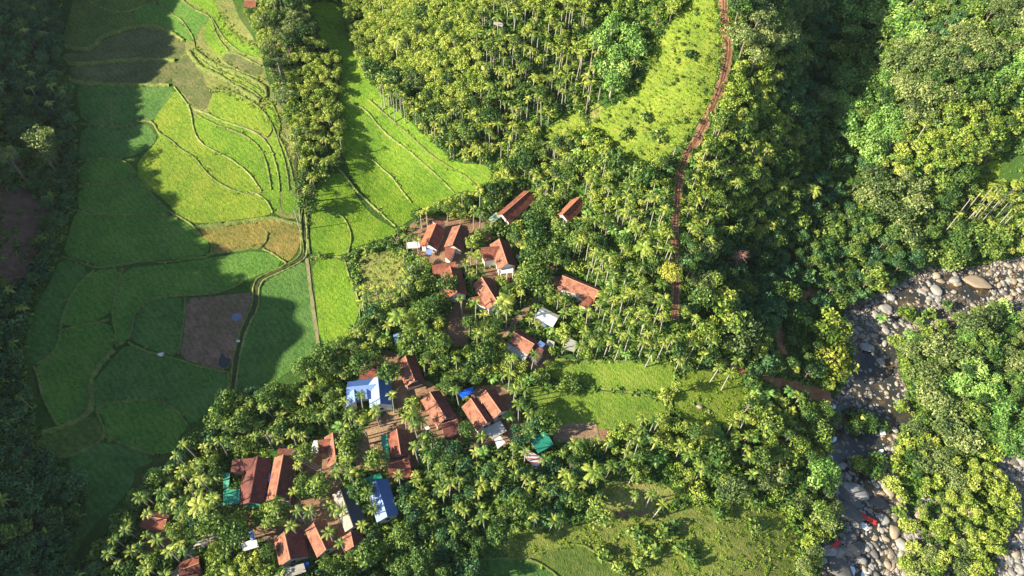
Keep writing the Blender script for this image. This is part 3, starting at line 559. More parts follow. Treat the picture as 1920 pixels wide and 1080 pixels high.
h = House('farmhouse', 'long orange roofed house slanting down to the right among palms', 'house', (1055, 517), (1122, 545), 4.6, 3.6, 2.2, tile='or', mark='the slanting orange house', group=GH)
h.quad('porch_roof', PX('1103,555 1112,563 1100,578 1086,571'), [3.4, 3.0, 2.4, 2.6], TILE['rd'], wall='wall_white')
h.quad('porch_roof', PX('1055,544 1066,543 1088,555 1079,558'), [2.5, 2.7, 2.7, 2.4], TILE['tin'])
h = House('metal_shed', 'pale grey tin roofed shed with three palms before it', 'shed', (1012, 580), (1045, 597), 3.9, 3.0, 1.6, 18, tile='white', tile2='tin', wall='wall_wood', mark='the pale tin shed', caps=False)
h = House('farmhouse', 'red house with grey corrugated porch beside the small village field', 'house', (964, 623), (1001, 645), 4.8, 3.0, 3.0, tile='or', tile2='dk', mark='the grey porched red house', group=GH)
h.quad('porch_roof', PX('949,641 990,665 983,677 947,653'), [2.6, 2.6, 2.1, 2.1], TILE['tin'])
h.quad('annex_roof', PX('1004,644 1020,656 1007,677 993,664'), [3.5, 3.5, 2.6, 2.6], TILE['dk'], wall='wall_white')
h.quad('awning', PX('1013,638 1023,645 1017,652 1007,645'), [3.9, 3.7, 3.9, 4.1], TILE['lblue'])
h = House('big_villa', 'large blue metal roofed house with two front gables', 'house', (708.5, 706), (713, 756), 5.6, 3.2, 3.6, 28, tile='lblue', tile2='blue', mark='the blue roofed house')
h.quad('wing_roof', PX('652,716 706,708 706,722 650,726'), [5.0, 5.0, 4.0, 4.0], TILE['blue']); h.quad('wing_roof', PX('650,726 704,720 700,736 650,740'), [5.2, 5.3, 4.2, 4.2], TILE['lblue'], wall='wall_white')
h.quad('gable_roof', PX('649,728 663,724 666,752 649,764'), [4.2, 4.9, 4.9, 3.9], TILE['lblue'], wall='wall_white'); h.quad('gable_roof', PX('663,724 675,730 678,752 666,752'), [4.9, 4.1, 4.0, 4.8], TILE['blue'])
h.quad('gable_roof', PX('684,727 687,728 689,748 685,748'), [4.8, 4.8, 4.6, 4.6], TILE['lblue']); h.quad('gable_roof', PX('687,728 700,735 701,748 689,748'), [4.8, 4.2, 4.2, 4.6], TILE['blue'])  # gable slopes coloured pale on the sunlit side, deep on the shaded
h = House('farmhouse', 'orange roofed house with two dark bands, right of the blue roofed house', 'house', (760, 668), (777.5, 713), 4.8, 3.0, 2.8, tile='or', tile2='dk', mark='the banded orange house', group=GH)
h.quad('lean_to_roof', PX('762,718 790,710 793,719 765,729'), [3.2, 3.2, 2.4, 2.4], TILE['dk'])
h = House('farmhouse', 'long narrow orange house running down the village middle', 'house', (806, 735), (836, 784), 4.8, 3.2, 3.2, tile='or', tile2='dk', mark='the long middle orange house', group=GH)
h = House('outhouse', 'low dark red annex roof below the long middle house', 'outhouse', (828, 795), (857, 786.5), 3.6, 1.0, 3.8, 24, tile='rd', tile2='dk', wall='wall_wood')
h = House('farmhouse', 'left one of the two orange roofs side by side, below the blue tarp', 'house', (883, 747.5), (912.5, 792), 4.8, 3.2, 2.2, tile='or', tile2='dk', mark='the left twin orange house', group=GH)
h = House('farmhouse', 'right one of the two orange roofs side by side, below the blue tarp', 'house', (911, 732.5), (939, 772), 5.2, 2.4, 3.2, tile='or', tile2='dk', mark='the right twin orange house', group=GH)
shed('tarpaulin', 'bright blue tarp stretched above the twin orange roofs', 'tarp', PX('857,736 887,725 889,735 867,747'), [2.6, 2.9, 2.4, 2.1], TILE['tarp'], mark='the blue tarp')
shed('tin_shed', 'grey striped tin roof in front of the twin orange houses', 'shed', PX('903,807 938,788 950,808 924,823'), [2.8, 2.8, 2.3, 2.3], TILE['tin'], mark='the grey striped tin roof')
shed('tin_shed', 'small pale blue-white sheet roof below the grey striped one', 'shed', PX('926,821 938,817 948,830 933,842'), [2.4, 2.4, 2.1, 2.1], TILE['white'])
h = House('metal_shed', 'bright green metal roofed hut beside the dirt yard', 'hut', (997, 828), (1025, 812), 3.4, 1.0, 3.6, 14, tile='green', wall='wall_wood', mark='the green hut', caps=False)
shed('tin_shed', 'patchwork white and red sheet roof below the green hut', 'shed', PX('976,848 985,840 1020,861 1005,880'), [2.4, 2.5, 2.4, 2.2], TILE['stripe'], mark='the patchwork sheet roof')
h = House('farmhouse', 'dark maroon roofed house with green lean-tos, leftmost big house at the bottom', 'house', (483, 856), (468, 941), 5.0, 4.2, 3.2, tile='dk', mark='the maroon house with green lean-tos', group=GH)
h.quad('wing_roof', PX('436,862 478,858 470,880 432,886'), [4.4, 4.9, 3.9, 3.2], TILE['dk'], wall='wall_wood')
h.quad('lean_to_roof', PX('419,918 450,917 450,944 418,948'), [2.6, 2.9, 2.9, 2.5], TILE['green'], wall='wall_wood'); h.quad('lean_to_roof', PX('418,887 431,886 429,916 419,917'), [2.4, 2.6, 2.6, 2.3], TILE['green'])
h.quad('lean_to_roof', PX('451,946 488,942 487,952 451,956'), [2.6, 2.6, 2.2, 2.2], TILE['green'])
h = House('farmhouse', 'long orange roof, shaded slope coloured maroon, under the power lines', 'house', (531, 853), (516, 934), 5.0, 2.9, 3.3, tile='or', tile2='dk', mark='the long house under power lines', group=GH)
h.quad('annex_roof', PX('521,841 555,841 553,851 520,852'), [4.0, 4.0, 4.4, 4.4], TILE['rd'], wall='wall_wood'); h.quad('awning', PX('497,888 507,887 505,903 495,904'), [2.6, 2.7, 2.7, 2.6], TILE['lblue'])
h = House('farmhouse', 'L-shaped orange house with a white tin sheet on its left', 'house', (623.5, 812), (630, 867), 4.8, 2.6, 2.6, tile='or', tile2='dk', mark='the orange house with white tin', group=GH)
h.quad('wing_roof', PX('597,825 622,822 611,849 599,851'), [4.2, 4.4, 3.6, 3.2], TILE['rd'], wall='wall_wood'); h.quad('lean_to_roof', PX('581,849 588,826 595,825 597,850'), [2.4, 2.6, 2.8, 2.6], TILE['white'])
h = House('farmhouse', 'red roofed house with a narrow green strip roof on its left', 'house', (744, 805), (751, 851), 4.8, 2.8, 2.9, tile='rd', tile2='dk', mark='the house with green strip', group=GH)
h.quad('lean_to_roof', PX('714,815 725,813 732,863 720,867'), [2.7, 3.0, 3.0, 2.7], TILE['green'], wall='wall_wood')
h = House('farmhouse', 'low red house directly below the one with the green strip', 'house', (726, 870), (766, 860), 4.0, 1.6, 4.6, 26, tile='rd', tile2='rd', mark='the low red house', group=GH)
h = House('farmhouse', 'blue metal house, slopes coloured sun-pale and shade-deep, with palm shadows', 'house', (706, 901), (726, 968), 4.9, 3.0, 3.0, 26, tile='lblue', tile2='blue', mark='the pale blue metal roof', caps=False)
h.quad('lean_to_roof', PX('678,898 713,887 718,899 683,912'), [2.8, 2.8, 2.6, 2.6], TILE['green'], wall='wall_wood')
h = House('farmhouse', 'grey-brown cement sheet roofed house left of the pale blue roof', 'house', (638, 918), (662, 987), 4.9, 2.4, 3.4, 27, tile='grey', tile2='grey_shade', mark='the grey cement roofed house')
h = House('farmhouse', 'short orange roofed house below the grey cement roof', 'house', (657.5, 998), (663, 1024), 4.3, 2.6, 2.8, tile='or', tile2='dk', group=GH, mark='the short orange house')
h = House('farmhouse', 'orange tiled house with white ridge mortar at the bottom middle', 'house', (588, 981), (611, 1030), 4.9, 2.8, 3.0, tile='or', tile2='rd', mark='the bottom middle orange house', group=GH)
h = House('farmhouse', 'wide orange roofed house at the bottom, right slope coloured dark for shade', 'house', (533, 998), (544, 1048), 5.4, 3.2, 4.2, tile='or', tile2='dk', mark='the wide dark bottom house', group=GH)
h.quad('porch_roof', PX('530,1066 569,1056 574,1072 536,1084'), [2.6, 2.6, 2.1, 2.1], TILE['tin'])
h = House('outhouse', 'small red hut at the far lower left edge of the village', 'hut', (267, 967), (312, 974), 3.6, 2.8, 1.8, 28, tile='rd', tile2='dk', wall='wall_wood', mark='the lower left red hut')
h = House('outhouse', 'small red roof beside the concrete lane at the bottom edge', 'hut', (336, 1070), (372, 1056), 3.6, 2.6, 2.6, 28, tile='rd', tile2='dk', wall='wall_wood', mark='the hut by the concrete lane')
h = House('farmhouse', 'dark red roof in tree shade behind the blue roofed house', 'house', (673, 690), (709, 686), 4.6, 2.6, 3.0, tile='dk', tile2='rd', mark='the shaded dark red roof', group=GH)
h = House('hut', 'small red roofed hut at the top edge near the terraces', 'hut', (459, 1), (480, 2), 3.6, 2.0, 2.4, 28, tile='rd', wall='wall_wood', mark='the top edge hut')
e = shed('white_terrace', 'L-shaped bright white concrete terrace at the bottom left', 'terrace', PX('452,1018 480,1010 485,1025 455,1034'), [3.0, 3.0, 3.0, 3.0], M['wall_white'], th=.5, mark='the white terrace')
shed('tin_shed', 'narrow white sheet on the upper arm of the white terrace', 'shed', PX('466,996 474,994 479,1012 470,1014'), [3.2, 3.2, 3.1, 3.1], TILE['lblue'], keep=False)
shed('tin_shed', 'dark weathered hut roof near the top left corner of the village field', 'hut', PX('1065,633 1081,640 1077,660 1060,655'), [2.9, 2.7, 2.4, 2.6], TILE['tin'], mark='the weathered grey hut')
shed('tin_shed', 'tiny grey roof between the red house and the weathered hut', 'shed', PX('1027,636 1040,641 1038,652 1024,646'), [2.4, 2.4, 2.2, 2.2], TILE['tin'])
shed('tarpaulin', 'white sheeting laid beside the bright orange-red house', 'sheeting', PX('763,455 785,452 788,464 762,466'), [2.0, 2.2, 2.0, 1.8], M['wall_white'], mark='the white sheeting')
shed('tin_shed', 'small grey roof in scrub left of the dark red L-shaped house', 'shed', PX('764,505 773,496 777,500 770,510'), [2.2, 2.4, 2.4, 2.2], TILE['tin'])
shed('tin_shed', 'bluish tin roof hidden in trees above the shaded red roof', 'shed', PX('737,628 747,624 749,640 741,646'), [2.6, 2.6, 2.4, 2.4], TILE['lblue'])
shed('tin_shed', 'low dark red roof with scattered planks above the pillared house', 'shed', PX('904,452 915,432 920,445 917,458'), [2.4, 2.6, 2.6, 2.4], TILE['rd'])
shed('tin_shed', 'tiny white sheet roof beside palms left of the low maroon annex', 'shed', PX('795,800 803,797 806,804 799,807'), [2.2, 2.2, 2.1, 2.1], TILE['white'])
shed('hut', 'tiny pale hut roof lost in the forest near the top middle', 'hut', PX('926,38 944,44 942,50 925,45'), [3.0, 3.0, 2.8, 2.8], TILE['tin'], mark='the tiny forest hut')
# ------------------------------------------------------------------ poles and cables
def pole(label, px, py, hgt=8.5, arm=18):
    g = ground(px, py); e = empty('utility_pole', tuple(float(v) for v in g), R_(arm), label=label, cat='pole', group='concrete power poles')
    b = MB(); b.tube((0, 0, -.5), (0, 0, hgt), .17, .11, 8); b.obj('pole', M['concrete'], e)
    b = MB(); b.box(-.9, .9, -.06, .06, hgt - .5, hgt - .38); b.obj('crossarm', M['wood'], e); return np.array([g[0], g[1], g[2] + hgt - .3]), arm
def cable(a, b, label, n=3, arm=18, grp='power cables'):
    for k in range(n):
        off = (k - (n - 1) / 2) * .55; o_ = np.array([math.cos(R_(arm)) * off, math.sin(R_(arm)) * off, 0]); m_ = MB(); pts = []
        for i in range(13):
            t = i / 12; p = a * (1 - t) + b * t + o_; p[2] -= 4 * 1.1 * t * (1 - t); pts.append(p)
        base = pts[0].copy()
        for i in range(12): m_.tube(pts[i] - base, pts[i + 1] - base, .035, .035, 4)
        m_.obj('power_cable', M['wire'], None, loc=tuple(base), label=label + ', ' + ['leftmost', 'middle', 'rightmost'][k] + ' strand', cat='cable', group=grp)
pA, _ = pole('concrete pole above the long house under power lines', 513, 842); pB, _ = pole('concrete pole among palms in the village middle', 612, 905)
pC, _ = pole('concrete pole at the tip of the wooded spur', 563, 432, 9); pD, _ = pole('concrete pole in the spur forest beside the terraces', 533, 165, 10); pE, _ = pole('concrete pole at the forested top edge', 494, -25, 10)
cable(pA, pB, 'cable crossing the long orange roof', arm=60); cable(pC, pD, 'thin cable running up along the spur', arm=0); cable(pD, pE, 'thin cable from the spur to the top edge', arm=0)

# ------------------------------------------------------------------ foliage meshes
def quads(P, Nn, size, asp=1.0):
    """leaf quads centred on P, facing Nn"""
    n = len(P); Nn = Nn / (np.linalg.norm(Nn, axis=1)[:, None] + 1e-9)
    r = rng.normal(size=(n, 3)); U = np.cross(Nn, r); U /= np.linalg.norm(U, axis=1)[:, None] + 1e-9; W_ = np.cross(Nn, U)
    s = size[:, None]; U = U * s; W_ = W_ * s * asp
    V = np.stack([P - U, P - W_ * .8, P + U, P + W_ * .8], 1).reshape(-1, 3)
    return V, np.arange(n * 4).reshape(n, 4)
def crown_arr(nl, nleaf, size, flat=.75, spread=.62, lr=(.26, .42), droop=0., hole=.0, jn=.55):
    """a crown of unit radius built of leafy clumps; returns V, F, tint"""
    c = []; 
    for k in range(400):
        p = rng.uniform(-1, 1, 3); 
        if np.linalg.norm(p) > 1 or p[2] < -.55: continue
        p = p * np.array([spread, spread, spread * flat])
        if all(np.linalg.norm(p - q[0]) > .22 for q in c): c.append((p, rng.uniform(*lr), rng.uniform(0, 1)))
        if len(c) >= nl: break
    per = nleaf // len(c); P = []; Nn = []; T = []
    for p, r, tv in c:
        d = rng.normal(size=(per, 3)); d[:, 2] = np.abs(d[:, 2]) * .9 - .25; d /= np.linalg.norm(d, axis=1)[:, None]
        rr = r * rng.uniform(.72, 1.1, per)[:, None]; q = p + d * rr * np.array([1, 1, .8]); q[:, 2] -= droop * (d[:, 0] ** 2 + d[:, 1] ** 2) * r
        P.append(q); Nn.append(d + rng.normal(scale=jn, size=(per, 3)) + np.array([0, 0, .25])); T.append(np.clip(.45 * tv + rng.uniform(0, .5, per), 0, 1))
    P = np.concatenate(P); V, F = quads(P, np.concatenate(Nn), size * rng.uniform(.6, 1.35, len(P)), .75)
    return V, F, np.concatenate(T)
def frond_arr(nf, L, wid, seg=6, up=(.25, 1.1), gap=.75):
    V = []; F = []; T = []
    for k in range(nf):
        az = 6.2832 * k / nf + rng.uniform(-.25, .25); el = rng.uniform(*up); ll = L * rng.uniform(.8, 1.1); tv = rng.uniform(.15, .75)
        if el < up[0] + .12 and rng.random() < .35: tv = rng.uniform(.8, 1.0)
        d = np.array([math.cos(az), math.sin(az)]); pts = []
        r = 0.; z = 0.; e_ = el
        for i in range(seg + 1):
            pts.append(np.array([d[0] * r, d[1] * r, z])); r += ll / seg * math.cos(e_); z += ll / seg * math.sin(e_); e_ -= (el + 1.0) / seg
        sd = np.array([-d[1], d[0], 0])
        for i in range(seg):
            a, b = pts[i], pts[i + 1]; t = (i + .5) / seg; w = wid * (.45 + 1.1 * math.sin(math.pi * min(1, t * .95 + .12)) * .6)
            for sg in (-1, 1):
                tip = sd * sg * w + (b - a) * .9 + np.array([0, 0, -w * rng.uniform(.15, .6)]); n = len(V)
                V += [a, a + (b - a) * gap, a + (b - a) * gap + tip * .8, a + tip * rng.uniform(.85, 1.1)]; F.append((n, n + 1, n + 2, n + 3) if sg > 0 else (n + 3, n + 2, n + 1, n))
                T.append(np.clip(tv + rng.uniform(-.12, .2), 0, 1))
    return np.array(V), np.array(F), np.array(T)
def tube_arr(pts, rad, n=5):
    V = []; F = []
    for i, (p, r) in enumerate(zip(pts, rad)):
        for k in range(n): a = 6.2832 * k / n; V.append([p[0] + r * math.cos(a), p[1] + r * math.sin(a), p[2]])
        if i:
            for k in range(n): a = (i - 1) * n + k; b = (i - 1) * n + (k + 1) % n; F.append((a, b, b + n, a + n))
    return np.array(V, float), np.array(F)
def join(L):
    V = []; F = []; T = []; n = 0
    for v, f, t in L: V.append(v); F.append(f + n); T.append(t if t is not None else np.full(len(f), .5)); n += len(v)
    return np.concatenate(V), np.concatenate(F), np.concatenate(T)
def trunk_tree():
    parts = [tube_arr([(0, 0, -.08), (.01, 0, .3), (.02, .01, .62), (.0, .02, .9)], [.045, .035, .028, .015])]
    for k in range(4):
        a = 1.57 * k + rng.uniform(-.4, .4); z = rng.uniform(.35, .6); l = rng.uniform(.18, .3)
        parts.append(tube_arr([(0.01, 0, z), (math.cos(a) * l * .6, math.sin(a) * l * .6, z + .12), (math.cos(a) * l, math.sin(a) * l, z + .28)], [.018, .013, .007], 4))
    return join([(v, f, None) for v, f in parts])
NV = 7
SP = {}   # species: crown variants, trunk variants
SP['areca'] = dict(c=[frond_arr(int(rng.integers(8, 11)), 2.15, .35) for _ in range(NV)], m='areca', name='areca_palm', cat='palm tree', tm='trunk')
SP['coconut'] = dict(c=[frond_arr(14, 3.6, .62, 9, (-.1, 1.1)) for _ in range(4)], m='lime', name='coconut_palm', cat='palm tree', tm='trunk')
SP['banana'] = dict(c=[frond_arr(8, 2.3, .5, 6, (.2, 1.2), 1.0) for _ in range(4)], m='bamboo', name='banana_plant', cat='banana plant', tm='trunk')
SP['broad'] = dict(c=[crown_arr(17, 1000, .08, jn=.7) for _ in range(NV)], m='broad', name='broadleaf_tree', cat='tree', tm='bark')
SP['lime'] = dict(c=[crown_arr(11, 480, .11, .8, .65, (.26, .46), jn=.7) for _ in range(NV)], m='lime', name='bushy_tree', cat='tree', tm='bark')
SP['acacia'] = dict(c=[crown_arr(24, 1200, .062, .7, .7, (.2, .34), jn=.8) for _ in range(NV)], m='acacia', name='feathery_tree', cat='tree', tm='bark')
SP['bamboo'] = dict(c=[crown_arr(16, 1000, .078, .75, .68, (.24, .40), .5) for _ in range(5)], m='bamboo', name='bamboo_clump', cat='bamboo', tm='trunk')
SP['gold'] = dict(c=[crown_arr(22, 1700, .055, .6, .7, (.22, .36)) for _ in range(3)], m='gold', name='golden_tree', cat='tree', tm='bark')
SP['dark'] = dict(c=[crown_arr(14, 600, .10, jn=.7) for _ in range(NV)], m='dark', name='jungle_tree', cat='tree', tm='bark')
SP['shrub'] = dict(c=[crown_arr(6, 130, .17, .7, .6, (.35, .5)) for _ in range(NV)], m='broad', name='shrub', cat='shrub', tm='bark')
TR_P = [join([(*tube_arr([(0, 0, -.05), (rng.uniform(-.02, .02), 0, .5), (0, 0, 1)], [1, .85, .75], 6), None)]) for _ in range(2)]   # unit height, radius set by scale
TR_T = [trunk_tree() for _ in range(4)]
PALMY = ('areca', 'coconut', 'banana')
for k, s in SP.items():
    s['cm'] = [mesh_np(s['name'] + '_crown', v, f, M[s['m']], t) for v, f, t in s['c']]
    tl = TR_P if k in PALMY else TR_T
    s['t'] = tl; s['tmesh'] = [mesh_np(s['name'] + '_trunk', v, f, M[s['tm']], None) for v, f, t in tl]
TREES = []   # species, x, y, z, h, R, rot, variant, crown px, depth
def add_tree(sp, x, y, h, R):
    z = float(H(x, y)); zc = z + (h if sp in PALMY else h - R * .55)
    p, dep = w2px(np.array([x, y, zc])); TREES.append(dict(sp=sp, x=float(x), y=float(y), z=z, h=h, R=R, rot=rng.uniform(0, 6.28), v=int(rng.integers(len(SP[sp]['c']))), tv=int(rng.integers(len(SP[sp]['t']))), px=p, dep=float(dep)))
def crown_at(sp, px, py, h, R):
    g = ground(px, py, h if sp in PALMY else h - R * .55); add_tree(sp, g[0], g[1], h, R)
HAND = """areca 9:795,621 895,626 866,558 891,571 1006,575 962,671 935,575 950,582 900,363 799,394 788,400 900,394 672,743 707,757 770,760 757,782 733,743 1106,498 1123,507 1000,660
areca 9:1220,369 1092,447 1105,455 1079,452 1115,470 1137,478 1130,483 1147,480 1118,473 1180,495 1200,495 1155,515 1255,437 1253,467 1260,470 1175,580 1210,600 1238,565 1250,590 1150,600 1135,585 1105,590 1152,560 1195,580 1170,560 1215,585 1130,565 1340,455 1366,380 1370,430
areca 8:1207,785 1228,787 1238,783 1375,795 1400,788 1143,825 1180,830 1175,845 1200,830 1345,690 1320,665 1370,700 1245,640 1260,635 1300,645 1220,660 1160,650 1140,640 1180,630 1165,625
areca 10:1858,362 1868,368 1850,372 1880,350 1890,362 1895,375 1840,360 1905,350 1822,370 1845,390 1798,402 1910,365 1875,375 1900,390 1862,350
areca 10:716,152 730,160 739,165 748,172 725,170 712,162 735,178 755,180 1085,105 1093,98 990,185 1020,190 1000,145 1010,180 1115,70 1418,270 1441,275 1655,80
areca 8:1168,868 1125,880 1190,882 1192,925 1222,930 1235,950 1053,975 1005,970 1035,972 980,895 960,870 860,900 840,910 910,975 830,925 870,960 985,800 990,775 975,760 985,850 905,815
areca 9:420,790 455,770 500,755 410,830 330,850 352,835 370,870 340,890 300,920 270,925 400,930 235,990 290,1010 215,1010 205,1040 320,1040 350,1030 258,930 380,900 275,960 615,1000 640,1020 620,950 700,950 680,980 690,925 745,890 705,770 650,770 660,780 680,790 640,800
areca 9:770,775 780,800 650,860 655,890 800,860 825,880 780,840 860,730 955,700 965,725 630,960 640,945 500,975 520,960 545,985 575,955 560,960 590,900
coconut 8:372,948 752,590 1112,885 1215,465 950,565 740,75 1525,355
banana 3.5:1520,510 1655,598 1515,600 1480,735 1490,680 1600,165 1545,370 995,820 905,845 1445,740
bamboo 8.5:1150,40 1185,55 1125,75 1160,95 1200,85 1135,120 1165,125 1150,150 1545,875 1560,895 1530,895
gold 9:1560,680 1258,508 
"""
for line in HAND.strip().split('\n'):
    a, b = line.split(':'); sp, hh = a.split()
    for q in b.split():
        x, y = (float(v) for v in q.split(',')); hh_ = float(hh) * rng.uniform(.9, 1.15)
        R = {'areca': rng.uniform(.75, 1.0), 'coconut': 1.0, 'banana': 1.0, 'bamboo': 4.4, 'gold': 8.4 if x > 1500 else 4.0}[sp]; crown_at(sp, x, y, hh_, R)
BIG = """acacia 7.2 9:1385,625|acacia 4.6 7:1330,465 1315,530 1365,575 1745,80 1700,170 1790,130 1850,90 1880,40|acacia 6.0 8:1640,330 1655,385 1690,400 1720,380 1625,360 1670,350 1700,440|acacia 5.4 16:75,258|acacia 4.4 12:84,290|acacia 3.6 13:14,290|lime 3 4:1698,588 1682,642 1722,712 1612,785 1630,800 1645,862 1612,870 1700,830 1672,905 1690,925 1705,985 1715,1030 1700,1060 1735,625 1765,610 1800,600 1835,585 1690,760 1700,690 1680,870 1560,780 1555,900 1590,560 1640,535 1850,900 1865,850 1875,1000 1850,1060 1900,960|broad 3.4 5:1628,790 1600,800 1640,880 1705,700 1712,860
broad 5.5 8:1800,455 1875,440 1840,440 1000,478 1002,412 1008,445 1003,505 1640,520 1540,460 1560,430|acacia 6 8:1750,650 1790,665 1735,700 1780,800 1810,830 1850,600 1820,610 1770,770 1745,740|bamboo 5 7.5:1850,730 1880,760 1830,690 1810,720 1590,150 1620,190 1640,230 1600,60 1650,30 1700,20 1630,270
broad 4.2 9:415,780 500,750 570,690 610,670 450,790 1540,960 975,945 840,530 790,1050 935,1000 1125,960 1000,520 800,580 680,680 655,820 650,850 600,910 520,960 440,1000 395,985 730,700 820,640 770,640 690,1040|shrub 3 3:1250,300 1180,250 1210,215 1290,100 1235,260 1130,1040 1190,1000 1205,1015 1240,1000 1260,990 1280,1030 1300,1045 1160,1060 1350,960 1410,990 1200,1050 1225,1035 1420,940 1700,585 1680,640 1722,715 1712,745 1610,790 1628,800 1600,775 1645,860 1630,880 1610,870 1690,960 1730,600 1745,590 1775,575 1650,800 1700,820 1705,860 1715,890 1725,650|lime 5 8:1560,600 1570,620 1545,625 1350,570 1375,600 1360,560|acacia 4 9:1545,180 1445,40 1400,70 1460,80 1420,100 1480,60 1425,30"""
for line in BIG.replace('\n', '|').split('|'):
    a, b = line.split(':'); sp, R, hh = a.split()
    for q in b.split():
        x, y = (float(v) for v in q.split(',')); crown_at(sp, x, y, float(hh) * rng.uniform(.92, 1.1), float(R) * rng.uniform(.88, 1.08))
SEEDS = [(60, 40, 'D1'), (60, 180, 'D1'), (60, 320, 'D0'), (30, 450, 'X'), (95, 450, 'D1'), (30, 640, 'D1'), (90, 560, 'D1'), (50, 780, 'D1'), (60, 950, 'D1'), (120, 1050, 'D1'), (-100, 500, 'D2'), (-100, 100, 'D2'), (-100, 900, 'D2'),
 (470, 40, 'L2'), (560, 40, 'M2'), (520, 120, 'L2'), (600, 150, 'L1'), (600, 250, 'L1'), (560, 300, 'L1'), (610, 320, 'M1'), (700, 60, 'L1'), (770, 100, 'L1'), (850, 60, 'L1'), (850, 160, 'L1'), (740, 200, 'M3'), (800, 230, 'M1'), (880, 260, 'M1'), (830, 270, 'M1'),
 (950, 90, 'P4'), (1000, 60, 'P2'), (960, 180, 'P4'), (1030, 150, 'P2'), (1000, 250, 'P1'), (1100, 150, 'P2'), (1000, 20, 'L2'), (1200, 20, 'S1'), (1280, 130, 'G'), (1230, 220, 'G'), (1150, 290, 'L3'), (1180, 330, 'L3'), (1000, 320, 'M1'), (950, 330, 'M1'), (860, 370, 'M1'),
 (1250, 300, 'L3'), (1180, 400, 'P1'), (1120, 420, 'P1'), (1200, 480, 'P1'), (1180, 550, 'P1'), (1100, 620, 'P1'), (1200, 640, 'P1'), (1320, 400, 'P3'), (1400, 420, 'M3'), (1330, 560, 'B2'), (1380, 520, 'B2'), (1450, 500, 'B2'), (1500, 440, 'B2'), (1450, 600, 'B3'), (1520, 540, 'B2'),
 (1320, 670, 'P3'), (1430, 680, 'B2'), (1400, 60, 'A1'), (1400, 150, 'L1'), (1470, 60, 'A1'), (1400, 200, 'L1'), (1370, 260, 'P3'), (1440, 280, 'P3'), (1400, 330, 'P3'), (1480, 300, 'M3'), (1500, 200, 'D3'), (1530, 280, 'D3'), (1540, 80, 'D3'), (1520, 350, 'D3'), (1450, 380, 'P3'),
 (1600, 80, 'N1'), (1620, 180, 'N1'), (1640, 270, 'N1'), (1680, 30, 'N1'), (1580, 330, 'D3'), (1760, 40, 'D3'), (1800, 110, 'A1'), (1720, 180, 'A1'), (1880, 60, 'A1'), (1880, 180, 'N1'), (1760, 260, 'L3'), (1850, 260, 'L3'), (1680, 300, 'L3'), (1900, 230, 'L3'), (1660, 380, 'A1'), (1600, 440, 'B2'), (1740, 440, 'S2'), (1780, 370, 'S2'),
 (1860, 400, 'P2'), (1800, 460, 'B1'), (1650, 500, 'B2'), (1560, 640, 'B2'), (1500, 650, 'S2'), (1750, 620, 'A2'), (1800, 680, 'A2'), (1850, 640, 'A2'), (1760, 760, 'A2'), (1860, 780, 'N2'), (1760, 850, 'S3'), (1720, 900, 'S3'), (1800, 920, 'S3'), (1880, 700, 'A2'), (1820, 1020, 'S3'), (1750, 1000, 'S3'), (1620, 790, 'S4'),
 (700, 470, 'G'), (760, 540, 'M1'), (720, 620, 'P5'), (650, 680, 'P5'), (600, 720, 'M1'), (800, 600, 'M1'), (850, 680, 'M1'), (900, 650, 'M1'), (950, 700, 'P3'), (1000, 550, 'M1'), (1040, 450, 'B1'), (960, 400, 'B1'), (880, 560, 'M1'), (700, 800, 'P5'), (650, 830, 'P5'),
 (500, 780, 'P5'), (400, 820, 'P5'), (330, 900, 'P5'), (300, 950, 'P5'), (200, 1030, 'P5'), (350, 980, 'P5'), (430, 1040, 'M1'), (580, 880, 'P5'), (800, 900, 'P6'), (850, 980, 'P6'), (750, 1000, 'B3'), (700, 1060, 'B3'), (950, 900, 'P6'), (1050, 930, 'P6'), (1100, 870, 'P6'), (900, 1040, 'B3'), (850, 1060, 'B3'),
 (1200, 860, 'P3'), (1300, 850, 'L3'), (1400, 850, 'P3'), (1450, 780, 'P3'), (1500, 830, 'M3'), (1500, 900, 'M3'), (1430, 920, 'M3'), (1330, 910, 'M3'), (1250, 910, 'S1'), (1200, 960, 'S1'), (1200, 1060, 'S2'), (1400, 1000, 'G'), (1500, 990, 'S3'), (1480, 1060, 'S3'), (1560, 1040, 'S3'), (960, 1000, 'S2'), (1050, 960, 'B3')]
